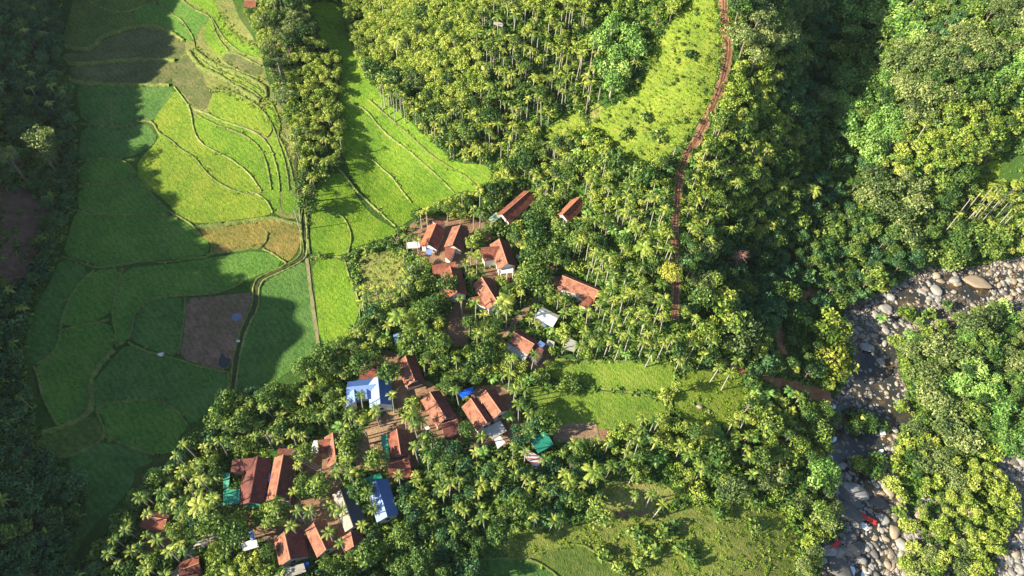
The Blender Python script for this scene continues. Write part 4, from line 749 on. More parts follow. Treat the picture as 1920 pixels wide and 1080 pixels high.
MIX = {'B2': ({'broad': .42, 'dark': .33, 'shrub': .15, 'lime': .1}, .95), 'D0': ({'dark': .5, 'shrub': .5}, .8), 'D1': ({'dark': .8, 'areca': .08, 'broad': .12}, 1.0), 'D2': ({'dark': 1}, 1.15), 'D3': ({'dark': .3, 'shrub': .6, 'broad': .1}, .85), 'X': ({'shrub': 1}, .25),  # dark trees added where woods lie in shade, darkness put into leaf colour
       'L1': ({'lime': .93, 'broad': .05, 'areca': .02}, 1.0), 'L2': ({'lime': .7, 'acacia': .2, 'broad': .1}, .9), 'M1': ({'broad': .38, 'lime': .32, 'areca': .30}, 1.0), 'M2': ({'broad': .6, 'acacia': .3, 'areca': .1}, 1.05),
       'M3': ({'broad': .34, 'lime': .44, 'areca': .10, 'acacia': .12}, 1.1), 'L3': ({'lime': .72, 'areca': .06, 'broad': .08, 'banana': .14}, 1.15), 'P1': ({'areca': .50, 'lime': .24, 'broad': .19, 'banana': .07}, 1.0), 'P2': ({'areca': .42, 'shrub': .3, 'lime': .28}, .9), 'P3': ({'areca': .20, 'lime': .50, 'broad': .20, 'banana': .10}, 1.0),
       'P4': ({'areca': .40, 'shrub': .3, 'broad': .3}, .9), 'P5': ({'areca': .38, 'lime': .10, 'broad': .30, 'dark': .15, 'banana': .07}, 1.0), 'P6': ({'areca': .40, 'broad': .22, 'dark': .38}, 1.0), 'G': ({'shrub': 1}, .12), 'S1': ({'shrub': .7, 'lime': .3}, .5), 'S2': ({'shrub': .7, 'broad': .3}, .45),
       'S3': ({'lime': .5, 'shrub': .3, 'acacia': .2}, .85), 'S4': ({'shrub': 1}, .35), 'B1': ({'broad': .78, 'lime': .12, 'areca': .1}, 1.1), 'B3': ({'broad': .5, 'dark': .5}, .8), 'A1': ({'acacia': .7, 'broad': .3}, 1.25), 'A2': ({'acacia': .55, 'broad': .25, 'bamboo': .2}, 1.15),
       'N1': ({'bamboo': .65, 'broad': .35}, 1.3), 'N2': ({'bamboo': .5, 'broad': .5}, 1.1)}
SIZE = {'banana': (1.25, (.7, 1.1), (1.8, 3.2)), 'areca': (1.0, (.65, 1.12), (3.6, 8.2)), 'lime': (1.35, (1.3, 3.2), (2.6, 5.4)), 'broad': (2.1, (1.6, 4.8), (3.6, 8)), 'acacia': (2.5, (2.2, 5.4), (3.6, 7.2)), 'bamboo': (2.4, (2.2, 5.0), (4, 6.8)), 'dark': (1.9, (1.6, 4.2), (3.5, 7)), 'shrub': (1.1, (.9, 1.8), (1.5, 2.8))}
seedxy = np.array([(a, b) for a, b, _ in SEEDS], float)
nc = 260000
cand = np.column_stack([rng.uniform(-250, 300, nc), rng.uniform(20, 400, nc)]); cz_ = H(cand[:, 0], cand[:, 1])
bp, bd = w2px(np.column_stack([cand, cz_])); ok = (bp[:, 0] > -330) & (bp[:, 0] < 2010) & (bp[:, 1] > -170) & (bp[:, 1] < 1230) & (bd > 10)
cand, cz_, bp, bd = cand[ok], cz_[ok], bp[ok], bd[ok]
GYg, GXg = np.gradient(GZ, GY, GX); COSG = 1 / np.sqrt(1 + GXg ** 2 + GYg ** 2)
def cosl(x, y): return COSG[np.clip(np.searchsorted(GY, y) - 1, 0, len(GY) - 1), np.clip(np.searchsorted(GX, x) - 1, 0, len(GX) - 1)]
near = np.argmin(((bp[:, None] - seedxy) ** 2).sum(-1), 1)
blocked = np.zeros(len(cand), bool)
for p in OPEN + [q for _, q, m_ in MEAD]: blocked |= pip(bp, p)
WATP = [WAT, BED[0], BED[1]]
for p in WATP: blocked |= pip(bp, p)
def grow(poly, k=1.0, add=5):
    P = np.asarray(poly, float); c = P.mean(0); d = P - c; n = np.linalg.norm(d, axis=1)[:, None]; return c + d * k + d / (n + 1e-6) * add
def blk(pp, big=False):
    big = np.zeros(len(pp), bool) if big is False else big
    b = np.zeros(len(pp), bool)
    for p in KEEP: b |= pip(pp, grow(p, 1.0, 8)) | (big & pip(pp, grow(p, 1.0, 17)))
    for p in YARDS: b |= pip(pp, grow(p, .8, 0)) & (rng.random(len(pp)) < .75)
    for l, w, _ in ROADS: b |= seg_dist(pp, l) < 17
    for l, w, _ in PATHS: b |= seg_dist(pp, l) < w * 3.2
    for l in DITCH[:1]: b |= seg_dist(pp, l) < 9
    return b
blocked |= pip(bp, PX('0,360 90,370 95,440 60,520 0,530')) & (rng.random(len(bp)) < .93)
blocked |= blk(bp)
hash_ = {}
def h_ok(x, y, r):
    i, j = int(x // 5), int(y // 5)
    for a in range(i - 2, i + 3):
        for b in range(j - 2, j + 3):
            for (u, v, q) in hash_.get((a, b), ()):
                if (u - x) ** 2 + (v - y) ** 2 < ((r + q) * .98) ** 2: return False
    return True
def h_add(x, y, r): hash_.setdefault((int(x // 5), int(y // 5)), []).append((x, y, r))
for t in TREES: h_add(t['x'], t['y'], 1.1 if t['sp'] in PALMY else t['R'] * .55)
idx = np.nonzero(~blocked)[0]
cx_sp = []
for i in idx:
    mx, dens = MIX[SEEDS[near[i]][2]]
    if bp[i, 0] < -20 and False: continue
    gx_, gy_ = cand[i]; gn = math.sin(gx_ * .21 + 1.3 * math.sin(gy_ * .13)) * math.cos(gy_ * .19 + 1.7 * math.sin(gx_ * .11)) + .5 * math.sin(gx_ * .47 - gy_ * .39)
    if gn < -.85 and bp[i, 0] > 150 and rng.random() < .93: continue
    k = rng.random(); acc = 0; sp = None
    for s_, w_ in mx.items():
        acc += w_
        if k <= acc: sp = s_; break
    sp = sp or s_
    if dens < .7 and rng.random() > dens: 
        if rng.random() > dens: continue
    r0, (ra, rb), (ha, hb) = SIZE[sp]; R = rng.uniform(ra, rb) * max(1, dens) ; hh = rng.uniform(ha, hb) * max(1, dens) ** .5
    if sp in ('areca', 'banana'): R = rng.uniform(ra, rb)
    r = r0 if sp in ('areca', 'shrub', 'banana') else R * (.44 if sp != 'lime' else .48)
    cx_sp.append((i, sp, R, hh, r * float(cosl(cand[i, 0], cand[i, 1])) ** 1.3))
# crown centres must stay clear too
cc = np.array([w2px(np.array([cand[i, 0], cand[i, 1], cz_[i] + (hh if sp in PALMY else hh - R * .55)]))[0] for i, sp, R, hh, r in cx_sp])
cb = blk(cc, np.array([R > 1.9 and sp not in PALMY for i, sp, R, hh, r in cx_sp]))
for p in OPEN + [MEAD[0][1], MEAD[1][1], MEAD[2][1], MEAD[6][1], grow(MEAD[3][1], .93, 0), MEAD[8][1], PX('0,360 90,370 95,440 60,520 0,530')]: cb |= pip(cc, grow(p, .985, -2))
cd_ = pip(cc, WATP[0]) ; cb |= cd_ & (rng.random(len(cc)) < .3)
for k in range(len(cx_sp)):
    if cb[k]: continue
    i, sp, R, hh, r = cx_sp[k]
    if h_ok(cand[i, 0], cand[i, 1], r): h_add(cand[i, 0], cand[i, 1], r); add_tree(sp, cand[i, 0], cand[i, 1], hh, R)
for k_ in (3, 8):
    if k_ >= len(MEAD): continue
    P_ = np.asarray(MEAD[k_][1]); n_ = int(abs(np.sum(P_[:, 0] * np.roll(P_[:, 1], -1) - P_[:, 1] * np.roll(P_[:, 0], -1))) / 2 / 620); c_ = 0
    while c_ < n_:
        q_ = rng.uniform(P_.min(0), P_.max(0))
        if pip(q_[None], P_)[0] and seg_dist(q_[None], ROADS[0][0])[0] > 14: crown_at('shrub', q_[0], q_[1], rng.uniform(.9, 1.8), float(np.clip(rng.lognormal(-.1, .4), .5, 2.2))); c_ += 1
print('TREES', len(TREES), {s: sum(t['sp'] == s for t in TREES) for s in SP})
# ------------------------------------------------------------------ labels by landmark
for n_, x, y in [('the S-bend of the red track', 1290, 285), ('the upper end of the red track', 1358, 20), ('the straight red track', 1267, 480), ('the track beside the meadow', 1350, 170), ('the red track near its lower end', 1262, 600),
   ('the tall bamboo at the top', 1160, 90), ('the bright sunlit meadow', 1240, 220), ('the small green clearing', 1060, 240), ('the big golden tree', 1557, 680), ('the red dead tree', 1378, 495), ('the large pale boulder', 1825, 532),
   ('the bend of the shaded footpath', 1468, 610), ('the river ford', 1500, 730), ('the upper village field corner', 1262, 685), ('the lower village field corner', 1248, 795), ('the right hand pasture', 1330, 745), ('the pasture right edge', 1400, 720), ('the dirt yard by the green hut', 1100, 818),
   ('the tip of the wooded spur', 575, 370), ('the ditch junction', 578, 480), ('the right valley field head', 650, 130), ('the right valley field east edge', 760, 250), ('the right valley field tip', 905, 320), ('the brown mud plot', 400, 620), ('the brown stubble field', 470, 440),
   ('the top left terraces', 240, 40), ('the scrubby terraces', 240, 110), ('the left valley west edge', 145, 330), ('the bare brown slope', 45, 450), ('the lower left paddy edge', 130, 780), ('the bottom left paddy tongue', 170, 950), ('the tall sunlit left tree', 75, 260),
   ('the red soil scar', 1452, 150), ('the dark right ravine', 1510, 260), ('the light green hillside', 1620, 170), ('the upper right olive woods', 1780, 120), ('the top right corner', 1900, 20), ('the right edge clearing', 1880, 320), ('the leaning palm trunks at right', 1850, 390), ('the riverbank trees', 1800, 460),
   ('the rocky island woods', 1790, 700), ('the island south woods', 1770, 850), ('the right dry channel', 1885, 880), ('the red cloth by the rapids', 1628, 975), ('the orange riverside boulder', 1523, 1020), ('the white rapids', 1655, 810), ('the golden tree riverside', 1620, 690), ('the upper pool', 1730, 540), ('the stony bar', 1660, 600), ('the lower pool', 1600, 990), ('the dry channel mouth', 1870, 980), ('the east stone bank', 1900, 930), ('the last rapids', 1600, 1070), ('the right edge stones', 1905, 500), ('the island tip', 1760, 575), ('the lower right corner', 1880, 1050), ('the rocky ledge', 1600, 925), ('the dry channel head', 1900, 850), ('the river mid islet', 1610, 780),
   ('the bottom meadow', 1300, 1020), ('the bottom right thicket', 1470, 900), ('the thicket below the pasture', 1330, 880), ('the bottom middle woods', 900, 1040), ('the dark lower woods', 830, 940), ('the grove below the patchwork', 1030, 930), ('the lower coconut palm', 1115, 885), ('the concrete lane', 355, 1040),
   ('the field side palms at lower left', 340, 860), ('the palms at the paddy corner', 480, 760), ('the paddy footpath end', 597, 650), ('the pale scrub slope', 700, 510), ('the top centre hillside', 800, 60), ('the centre hill grove', 860, 170), ('the dark hollow on the hill', 950, 130), ('the palm slope at the top', 1050, 60),
   ('the hill foot above the village', 900, 290), ('the slope above the long house', 1000, 310), ('the big palm grove', 1170, 430), ('the slanting house palms', 1180, 560), ('the palms above the village field', 1150, 640), ('the right track woods', 1370, 400), ('the shady woods below the ravine', 1470, 440),
   ('the spur forest', 600, 200), ('the spur top', 540, 60), ('the forest at the top edge', 680, 40), ('the left forest top', 40, 60), ('the left forest middle', 60, 180), ('the left forest bottom', 60, 900), ('the lower left jungle', 50, 720), ('the bottom left corner', 90, 1050),
   ('the cliff trees by the footpath', 1560, 610), ('the ravine mouth', 1560, 430), ('the olive woods above the river', 1660, 380), ('the yellow-green palms at right', 1760, 260), ('the upper track forest', 1410, 60), ('the bank below the ford', 1540, 850), ('the pond corner of the mud plot', 425, 680), ('the hedge of the village field', 1250, 745)]: lm(n_, x, y)
LMP = np.array([(x, y) for _, x, y in LM])
ORD = ['nearest', 'second nearest', 'third nearest', 'fourth nearest', 'fifth nearest', 'sixth nearest', 'seventh nearest', 'eighth nearest', 'ninth nearest', 'tenth nearest', 'eleventh nearest', 'twelfth nearest', 'thirteenth nearest', 'fourteenth nearest', 'fifteenth nearest', 'sixteenth nearest', 'seventeenth nearest', 'eighteenth nearest', 'nineteenth nearest', 'twentieth nearest'] + [a + ' nearest' for a in ('twenty-first twenty-second twenty-third twenty-fourth twenty-fifth twenty-sixth twenty-seventh twenty-eighth twenty-ninth thirtieth thirty-first thirty-second thirty-third thirty-fourth thirty-fifth'.split())]
DIRN = ['right of', 'upper right of', 'above', 'upper left of', 'left of', 'lower left of', 'below', 'lower right of']
def labels(items, word):
    """items: (px, sizeclass) -> a label that singles each one out among its kind"""
    P = np.array([p for p, _ in items]); d = np.linalg.norm(P[:, None] - LMP, axis=2); use = np.argsort(d, 1); out = [None] * len(P); cells = {}
    for k in range(len(P)):
        j = use[k][0]; v = P[k] - LMP[j]; a = int(round(math.atan2(-v[1], v[0]) / (math.pi / 4))) % 8
        cells.setdefault((int(j), a, items[k][1]), []).append((d[k, j], k))
    for (j, a, s), L in cells.items():
        L.sort()
        for r, (_, k) in enumerate(L):
            q = '' if len(L) == 1 else ', ' + (ORD[r] if r < len(ORD) else ('farthest' if r == len(L) - 1 else 'number %d outward' % (r + 1)))
            out[k] = f'{s} {word} {DIRN[a]} {LM[j][0]}{q}'.strip()
    return out
WORD = {'areca': ('areca palm', 'areca palms around the village'), 'broad': ('leafy tree', 'broadleaf trees in the valley'), 'lime': ('yellow-green bushy tree', 'bushy trees on the sunny slopes'), 'acacia': ('olive feathery tree', 'feathery trees by the river and hills'),
        'bamboo': ('light green bamboo', 'bamboo clumps'), 'gold': ('golden-green tree', 'golden trees'), 'dark': ('shade-dark jungle tree', 'jungle trees on the shaded hill'), 'shrub': ('low green shrub', 'scattered shrubs'), 'coconut': ('coconut palm', 'coconut palms'), 'banana': ('banana plant', 'banana plants')}
SIZEW = {'areca': ('short', 'tall', 6.5), 'broad': ('small', 'large', 3.3), 'lime': ('small', 'big', 2.1), 'acacia': ('small', 'big', 4.0), 'bamboo': ('small', 'big', 3.8), 'dark': ('small', 'big', 3.0), 'shrub': ('', '', 99), 'gold': ('', '', 99), 'coconut': ('', '', 99), 'banana': ('', '', 99)}
LIM = {'areca': 300, 'broad': 300, 'lime': 300, 'acacia': 300, 'bamboo': 300, 'dark': 300, 'shrub': 300}
def mats_of(s, crown=True): return M[SP[s]['m']] if crown else M[SP[s]['tm']]
def tr_scale(t): return ((.17, .17, t['h']) if t['sp'] in PALMY else (t['h'], t['h'], t['h']))
def cr_scale(t): return (t['R'],) * 3 if t['sp'] in PALMY else (t['R'], t['R'], t['R'] * 1.05)
def xf(arr, t, sc_, dz):
    v, f, tt = arr; c, s = math.cos(t['rot']), math.sin(t['rot']); v = v * np.array(sc_); q = np.empty_like(v); q[:, 0] = v[:, 0] * c - v[:, 1] * s + t['x']; q[:, 1] = v[:, 0] * s + v[:, 1] * c + t['y']; q[:, 2] = v[:, 2] + t['z'] + dz
    return q, f, tt
for sp in SP:
    L = [t for t in TREES if t['sp'] == sp]
    if not L: continue
    def vis(t): x, y = t['px']; m_ = t['R'] * FPX / t['dep'] * (2 if sp in PALMY else 1) * .5; return -m_ < x < 1920 + m_ and -m_ < y < 1080 + m_
    V_ = sorted([t for t in L if vis(t)], key=lambda t: -(t['R'] + .05 * t['h']) / t['dep'])
    ind = V_[:LIM.get(sp, 300)]; ids = set(id(t) for t in ind); rest = [t for t in L if id(t) not in ids]
    a_, b_, th = SIZEW[sp]; lab = labels([(t['px'], (b_ if (t['h'] if sp == 'areca' else t['R']) > th else a_)) for t in ind], WORD[sp][0]); nm = SP[sp]['name']
    for t, l in zip(ind, lab):
        e = bpy.data.objects.new(nm, None); e.location = (t['x'], t['y'], t['z']); e.rotation_euler = ((rng.normal(0, .05), rng.normal(0, .05), t['rot']) if sp in PALMY else (0, 0, t['rot'])); e.empty_display_size = .5; put(e); tag(e, l, SP[sp]['cat'], WORD[sp][1])
        c = bpy.data.objects.new('crown', SP[sp]['cm'][t['v']]); c.location = (0, 0, t['h'] if sp in PALMY else t['h'] - t['R'] * .55); c.scale = cr_scale(t); put(c, e)
        c = bpy.data.objects.new('trunk', SP[sp]['tmesh'][t['tv']]); c.scale = tr_scale(t); put(c, e)
    if rest:
        A = []; mi = []
        for t in rest:
            v, f, tt = xf(SP[sp]['c'][t['v']], t, cr_scale(t), t['h'] if sp in PALMY else t['h'] - t['R'] * .55); A.append((v, f, np.clip(tt + rng.uniform(-.2, .26), 0, 1.2))); mi.append(np.zeros(len(f)))
            v, f, tt = xf(SP[sp]['t'][t['tv']], t, tr_scale(t), 0); A.append((v, f, tt)); mi.append(np.ones(len(f)))
        v, f, tt = join(A)
        ob({'areca': 'palm_forest', 'lime': 'bush_forest', 'dark': 'jungle_forest', 'shrub': 'scrub'}.get(sp, 'forest'), mesh_np(nm + '_mass', v, f, [mats_of(sp), mats_of(sp, False)], tt, np.concatenate(mi)), kind='stuff', label='remaining ' + WORD[sp][0] + 's merging into one distant mass', cat='forest')
# dead tree
g = ground(1372, 512); e = empty('dead_tree', tuple(float(v) for v in g), 0, label='leafless reddish dead tree in the woods right of the track', cat='dead tree')
b = MB(); b.tube((0, 0, -.3), (.4, .3, 9), .2, .05); b.obj('trunk', M['wall_wood'], e); b = MB()
for k in range(80):
    z = rng.uniform(3, 9); a = rng.uniform(0, 6.28); l = rng.uniform(1.2, 3.2) * (1 - (z - 3) / 12); p = Vector((.04 * z, .03 * z, z)); q = p + Vector((math.cos(a) * l, math.sin(a) * l, l * .5)); b.tube(p, q, .06, .02, 4)
    for r in range(3): b.tube(p.lerp(q, .5 + .2 * r), q + Vector(rng.normal(0, .6, 3).tolist()), .04, .012, 3)
b.obj('branches', M['dead'], e)
# ------------------------------------------------------------------ undergrowth, grass, levee tufts
def scatter(name, pts, variants, Rr, material, kind='stuff', label=None, cat=None, zs=.7, seedt=.25):
    A = []
    for x, y in pts:
        v, f, tt = variants[int(rng.integers(len(variants)))]; R = rng.uniform(*Rr); a = rng.uniform(0, 6.28); c, s = math.cos(a), math.sin(a); z = float(H(x, y))
        q = np.empty_like(v); q[:, 0] = (v[:, 0] * c - v[:, 1] * s) * R + x; q[:, 1] = (v[:, 0] * s + v[:, 1] * c) * R + y; q[:, 2] = v[:, 2] * R * zs + z + R * .25; A.append((q, f, np.clip(tt + rng.uniform(-seedt, seedt), 0, 1.1)))
    v, f, tt = join(A); ob(name, mesh_np(name, v, f, material, tt), kind=kind, label=label, cat=cat)
UG = [crown_arr(4, 34, .27, .6, .55, (.4, .6), jn=.8) for _ in range(8)]
GT = [crown_arr(3, 16, .34, .5, .5, (.4, .6), jn=.9) for _ in range(8)]
n = 200000; c2 = np.column_stack([rng.uniform(-250, 260, n), rng.uniform(30, 330, n)]); c2 = c2[rng.random(n) < .42 / cosl(c2[:, 0], c2[:, 1]) ** 1.5]; q2, _ = w2px(np.column_stack([c2, H(c2[:, 0], c2[:, 1])]))
inn = (q2[:, 0] > -40) & (q2[:, 0] < 1960) & (q2[:, 1] > -40) & (q2[:, 1] < 1120); c2, q2 = c2[inn], q2[inn]
fld = np.zeros(len(c2), bool); hard = np.zeros(len(c2), bool); mead = np.zeros(len(c2), bool)
for p in OPEN: fld |= pip(q2, p)
for _, p, m_ in MEAD: mead |= pip(q2, p)
for p in WATP + KEEP + YARDS: hard |= pip(q2, np.asarray(p))
for l, w, _ in ROADS: hard |= seg_dist(q2, l) < 9
for l, w, _ in PATHS: hard |= seg_dist(q2, l) < w * 2.6
brown = pip(q2, PX('-60,350 30,345 95,365 110,400 85,470 60,540 20,560 -60,540')) & (rng.random(len(q2)) < .85)
ugp = c2[~(fld | hard | mead | brown)]; scatter('low_weeds', ugp[::3], UG, (.7, 1.5), M['weed'], label='bright leafy weeds between the trees', cat='weeds')
scatter('undergrowth', np.concatenate([ugp[1::3], ugp[2::3]]), UG, (.9, 2.0), M['shrub'], label='tangled green undergrowth covering the forest floor', cat='undergrowth')
vf = pip(q2, MEAD[0][1]) | pip(q2, MEAD[1][1]); gm = np.nonzero(mead & ~hard & ~fld & ~vf)[0]; scatter('meadow_grass', c2[gm], GT, (.35, .95), M['grass'], label='tufted grass and weeds on the open meadows', cat='grass', zs=.5)
A = []
for i, l in enumerate(LEV):
    L = smooth(l, 2); P = ground(L[:, 0], L[:, 1])[:, :2]; d = np.concatenate([[0], np.cumsum(np.linalg.norm(np.diff(P, axis=0), axis=1))]); s = np.arange(0, d[-1], 1.1 if TH_L[i] < 1.5 else .6)
    s = s[rng.random(len(s)) < (.35 if TH_L[i] < 1.5 else .95)]
    A.append(np.stack([np.interp(s, d, P[:, 0]), np.interp(s, d, P[:, 1])], -1) + rng.normal(0, .45, (len(s), 2)))
for l in [Z1('1480,290 1330,210 1275,150 1230,60'), Z1('1500,560 1590,720 1640,900 1680,1060'), Z1('1100,280 1230,380 1400,440 1500,510'), Z1('1180,510 1300,505 1450,590 1530,700')]:
    L = smooth(l, 2); P = ground(L[:, 0], L[:, 1])[:, :2]; d = np.concatenate([[0], np.cumsum(np.linalg.norm(np.diff(P, axis=0), axis=1))]); s = np.arange(0, d[-1], .35); A.append(np.stack([np.interp(s, d, P[:, 0]), np.interp(s, d, P[:, 1])], -1) + rng.normal(0, 1.0, (len(s), 2)))
for l_, w_, _ in ROADS + PATHS[:3]:
    L = smooth(l_, 2); P = ground(L[:, 0], L[:, 1])[:, :2]; d = np.concatenate([[0], np.cumsum(np.linalg.norm(np.diff(P, axis=0), axis=1))]); s = np.arange(0, d[-1], .35); T_ = np.stack([np.interp(s, d, P[:, 0]), np.interp(s, d, P[:, 1])], -1); tg = np.gradient(T_, axis=0); tg /= np.linalg.norm(tg, axis=1)[:, None]; nn = np.stack([-tg[:, 1], tg[:, 0]], -1)
    A.append(T_ + nn * (rng.choice([-1, 1], len(s)) * (w_ * .5 + rng.normal(.15, .35, len(s))))[:, None])
scatter('levee_weeds', np.concatenate(A), GT, (.4, .95), M['grass'], label='weeds fringing the paddy levees', cat='weeds', zs=.7)
# ------------------------------------------------------------------ boulders
def rock(seed, sub=3, flat=.65):
    import bmesh
    bm = bmesh.new(); bmesh.ops.create_icosphere(bm, subdivisions=sub, radius=1); r = np.random.default_rng(seed); D = r.normal(size=(13, 3)); D /= np.linalg.norm(D, axis=1)[:, None]; K = r.uniform(.48, .86, 13)
    for v in bm.verts:
        p = np.array(v.co); k = 1.0
        for d_, q in zip(D, K):
            s = p @ d_
            if s > q: p = p - d_ * (s - q) * .95
        p = p * (1 + .06 * math.sin(p[0] * 5 + seed) * math.cos(p[1] * 4)); p[2] *= flat; v.co = p.tolist()
    V = np.array([v.co[:] for v in bm.verts]); F = np.array([[v.index for v in f.verts] for f in bm.faces]); bm.free(); return V, F
RK = [rock(k, 2, .7) for k in range(8)]
def rock_mesh(k, m_):
    return mesh_np('boulder', RK[k][0], RK[k][1], m_)
RKM = {(k, c): rock_mesh(k, M[c]) for k in range(8) for c in ('stone', 'stone_tan', 'stone_dark')}
STN = []   # px, py, R(m), sx, rot, colour
for x, y, R, ex, a, c in [(1828, 533, 3.2, 1.75, -28, 'stone_tan'), (1787, 526, 1.9, 1.2, 20, 'stone'), (1728, 548, 1.3, 1.5, -60, 'stone'), (1744, 553, 1.0, 1.2, 0, 'stone'), (1757, 560, 1.3, 1.3, -40, 'stone'), (1698, 536, 1.1, 1.2, 0, 'stone_tan'), (1790, 516, .9, 1.5, 0, 'stone'), (1820, 512, 1.2, 1.2, 0, 'stone_tan'),
    (1689, 605, 1.1, 1.3, -50, 'stone'), (1643, 606, .8, 1.2, 0, 'stone'), (1635, 603, .6, 1, 0, 'stone'), (1604, 597, .8, 1.2, 30, 'stone'), (1699, 629, .8, 1, 0, 'stone'), (1709, 632, .7, 1, 0, 'stone'), (1706, 585, 1, 1, 0, 'stone_tan'), (1685, 756, 1.1, 1.6, -45, 'stone'), (1594, 744, .7, 1, 0, 'stone'), (1653, 727, .7, 1, 0, 'stone'), (1649, 772, .6, 1.5, -10, 'stone'),
    (1557, 822, .9, 1, 0, 'stone'), (1680, 818, 1.1, 1, 0, 'stone_tan'), (1598, 918, 3.0, 1.6, -25, 'stone'), (1592, 935, 2.6, 2.0, -30, 'stone_dark'), (1583, 960, 2.8, 1.8, -30, 'stone_dark'), (1645, 945, 2.0, 1.6, -25, 'stone_dark'), (1523, 1021, 2.4, 1.2, 60, 'stone_tan'), (1612, 1052, 1.6, 1.2, 0, 'stone'), (1568, 1060, 3.4, 1.6, -50, 'stone_dark'),
    (1727, 969, 1.9, 1.3, 0, 'stone_tan'), (1655, 975, 1.6, 1.6, -30, 'stone'), (1593, 1013, 1.0, 1.4, 60, 'stone'), (1590, 1030, .9, 1, 0, 'stone'), (1640, 1010, 1.0, 1.2, 0, 'stone_tan'), (1693, 920, .9, 1.3, 0, 'stone_tan'), (1650, 925, 1, 1.6, -20, 'stone_tan'), (1900, 596, 2.2, 1.6, 10, 'stone'), (1855, 590, 1.2, 1.2, 0, 'stone_tan'), (1311, 762, .9, 1.2, 0, 'stone_tan'), (1328, 772, .8, 1, 0, 'stone_tan'), (1903, 500, 1.0, 1, 0, 'stone')]:
    STN.append((x, y, R, ex, a, c))
def inb(P): b = np.zeros(len(P), bool); 
n = 42000; rp = np.column_stack([rng.uniform(1520, 1935, n), rng.uniform(465, 1100, n)]); wm = pip(rp, WAT); bm_ = pip(rp, BED[0]) | pip(rp, BED[1]); b3 = pip(rp, BED[2])
dense = np.exp(-(((rp[:, 0] - 1650) / 60) ** 2 + ((rp[:, 1] - 610) / 35) ** 2)) + .9 * np.exp(-(((rp[:, 0] - 1740) / 35) ** 2 + ((rp[:, 1] - 555) / 30) ** 2)) + (rp[:, 0] > 1850) * .8 + .5 * np.exp(-(((rp[:, 0] - 1600) / 50) ** 2 + ((rp[:, 1] - 740) / 14) ** 2)) + .5 * (rp[:, 1] > 860)
pr = np.where(wm, .12 + .42 * dense, .30 + .6 * dense) * bm_ + .2 * b3; keepm = (rng.random(n) < pr)
for x, y in rp[keepm]: STN.append((x, y, float(np.exp(rng.normal(-1.3, .62)) * 1.0), rng.uniform(1, 1.5), rng.uniform(0, 180), rng.choice(['stone', 'stone', 'stone_tan', 'stone_dark'])))
arr = sorted(STN, key=lambda s: -s[2]); print('STONES', len(arr))
top = [s for s in arr if 0 < s[0] < 1925 and 0 < s[1] < 1085][:300]; tid = set(id(s) for s in top)
CN = {'stone': 'grey', 'stone_tan': 'tan', 'stone_dark': 'dark'}
lab = labels([(np.array(s[:2]), ('big ' if s[2] > .8 else 'small ') + CN[s[5]]) for s in top], 'boulder')
for s, l in zip(top, lab):
    g = ground(s[0], s[1]); o = bpy.data.objects.new('boulder', RKM[(int(rng.integers(8)), s[5])]); o.location = (g[0], g[1], g[2] + s[2] * .25); o.scale = (s[2] * s[3], s[2], s[2] * (.8 if s[2] < 2 else .5)); o.rotation_euler = (0, 0, R_(s[4])); put(o); tag(o, l, 'boulder', 'boulders in the river bed')
A = []; mi = []
for s in arr:
    if id(s) in tid: continue
    g = ground(s[0], s[1]); v, f = RK[int(rng.integers(8))]; a = R_(s[4]); q = v * np.array([s[2] * s[3], s[2], s[2] * .8]); A.append((np.column_stack([q[:, 0] * math.cos(a) - q[:, 1] * math.sin(a) + g[0], q[:, 0] * math.sin(a) + q[:, 1] * math.cos(a) + g[1], q[:, 2] + g[2] + s[2] * .2]), f, None)); mi.append(np.full(len(f), ('stone', 'stone_tan', 'stone_dark').index(s[5])))
v, f, tt = join(A); ob('river_cobbles', mesh_np('river_cobbles', v, f, [M['stone'], M['stone_tan'], M['stone_dark']], None, np.concatenate(mi)), kind='stuff', label='small loose stones filling the river bed', cat='stones')
# red cloths over the rapids
for lb, pts in (('upper strip of red cloth lying over the rocks beside the rapids', PX('1608,964 1614,961 1646,978 1642,985')), ('lower strip of red cloth on dark rock above the river pool', PX('1556,1028 1571,1012 1578,1016 1562,1034'))):
    P = ground([p[0] for p in pts], [p[1] for p in pts], 1.6); c = P.mean(0); b = MB(); L = [tuple(p - c + np.array([0, 0, 1.6])) for p in P]
    ar = sum(L[i][0] * L[(i + 1) % 4][1] - L[(i + 1) % 4][0] * L[i][1] for i in range(4)); L = L if ar > 0 else L[::-1]; b.slab(L, .06); b.obj('red_cloth', M['red'], None, loc=tuple(c), label=lb, cat='cloth')
# clutter in the yards
CL = [('wood_pile', 'pile of grey planks beside the grey striped tin roof', 'planks', 893, 835, 10), ('wood_pile', 'scattered planks left of the orange house with lower wing', 'planks', 843, 565, 7), ('wood_pile', 'pile of boards right of the orange house with white tin', 'planks', 636, 890, 7), ('wood_pile', 'jumble of planks left of the bright orange-red house', 'planks', 752, 455, 9),
      ('wood_pile', 'heap of pale boards below the lone top right red house', 'planks', 1050, 410, 6), ('wood_pile', 'stack of timber by the concrete lane', 'planks', 405, 1000, 6)]
for nm, lb, ct, x, y, k in CL:
    g = ground(x, y); b = MB()
    for i in range(k * 2):
        a = rng.uniform(0, 3.14); l = rng.uniform(1, 2.4); p = Vector((rng.normal(0, 1.1), rng.normal(0, 1.1), .1 + i * .04)); d_ = Vector((math.cos(a) * l, math.sin(a) * l, rng.uniform(-.1, .2))); b.tube(p - d_, p + d_, .09, .08, 4)
    b.obj(nm, M['wood'], None, loc=tuple(float(v) for v in g), label=lb, cat=ct)
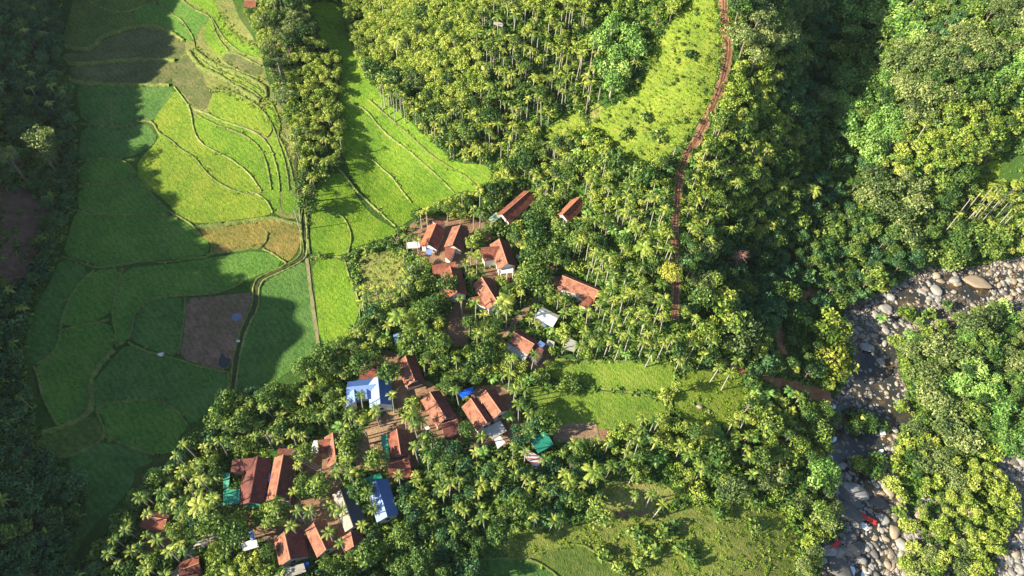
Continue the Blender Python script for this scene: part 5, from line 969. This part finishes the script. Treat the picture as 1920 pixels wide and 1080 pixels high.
for nm, lb, x, y, mt_, sz in (('water_tank', 'small round blue tank below the wide dark bottom house', 575, 1062, TILE['tarp'], .8), ('water_tank', 'small round grey tank beside the pillared white house', 972, 486, M['concrete'], .8), ('water_tank', 'tiny round tank by the house with green strip', 783, 845, M['concrete'], .7)):
    g = ground(x, y); b = MB(); b.tube((0, 0, -.2), (0, 0, 1.3), sz, sz, 14); b.tube((0, 0, 1.3), (0, 0, 1.45), sz * 1.04, sz * .6, 14); b.obj(nm, mt_, None, loc=tuple(float(v) for v in g), label=lb, cat='tank')
for lb, x, y, ang, ln in (('washing line strung across the yard right of the blue roofed house', 742, 740, 60, 4.5), ('washing line with pale clothes below the pillared white house', 962, 530, 10, 4.0), ('washing line in the dirt yard beside the long house under power lines', 572, 900, 80, 4.5)):
    g = ground(x, y); e = empty('washing_line', tuple(float(v) for v in g), R_(ang), label=lb, cat='washing line', group='washing lines in the yards')
    for sx in (-1, 1): b = MB(); b.tube((sx * ln / 2, 0, -.2), (sx * ln / 2, 0, 1.9), .05, .05, 6); b.obj('post', M['wood'], e)
    b = MB(); b.tube((-ln / 2, 0, 1.8), (ln / 2, 0, 1.8), .015, .015, 4); b.obj('line', M['wire'], e)
    for k in range(5): xx = -ln / 2 + .5 + k * (ln - 1) / 4; b = MB(); b.box(xx - .3, xx + .3, -.03, .03, 1.8 - rng.uniform(.6, 1.0), 1.82); b.obj('garment', [M['wall_white'], M['red'], TILE['tarp'], M['wall_white'], M['stone_tan']][k], e)
for lb, x, y in (('heap of brown brush beside the white terrace', 498, 1012), ('heap of firewood near the short orange house', 690, 1010), ('brush pile in the yard above the twin orange houses', 860, 728), ('firewood stack between the maroon and orange roofs at the bottom', 560, 975), ('small plank heap beside the blue tarp', 895, 742)):
    g = ground(x, y); b = MB()
    for i in range(22):
        a = rng.uniform(0, 3.14); l = rng.uniform(.5, 1.3); p = Vector((rng.normal(0, .6), rng.normal(0, .6), .08 + i * .03)); d_ = Vector((math.cos(a) * l, math.sin(a) * l, rng.uniform(-.1, .2))); b.tube(p - d_, p + d_, .06, .05, 4)
    b.obj('wood_pile', M['wood'], None, loc=tuple(float(v) for v in g), label=lb, cat='firewood')
for lb, x, y, w in (('small white sack on the paddy levee below the mud plot', 302, 666, .8), ('tiny white sack beside the ditch right of the mud plot', 447, 641, .5)):
    g = ground(x, y); o = bpy.data.objects.new('white_sack', mesh_np('white_sack', RK[2][0], RK[2][1], M['wall_white'])); o.location = (g[0], g[1], g[2] + .4); o.scale = (w * 1.3, w, w * .6); put(o); tag(o, lb, 'sack')
# ------------------------------------------------------------------ thin morning haze over the valley
hb = MB(); hb.box(-700, 700, -300, 800, -32, CAM_H + 12)
hm = bpy.data.materials.new('haze'); hm.use_nodes = True; hn = hm.node_tree.nodes; hn.clear(); ho = hn.new('ShaderNodeOutputMaterial'); hv = hn.new('ShaderNodeVolumePrincipled')
hv.inputs['Density'].default_value = HAZE; hv.inputs['Color'].default_value = (.80, .90, 1.0, 1); hv.inputs['Anisotropy'].default_value = .2; hm.node_tree.links.new(hv.outputs[0], ho.inputs['Volume'])
hb.obj('haze', hm, None, kind='stuff', label='thin bluish morning haze hanging over the valley', cat='haze')
SC.cycles.volume_bounces = 0; SC.cycles.volume_step_rate = 10
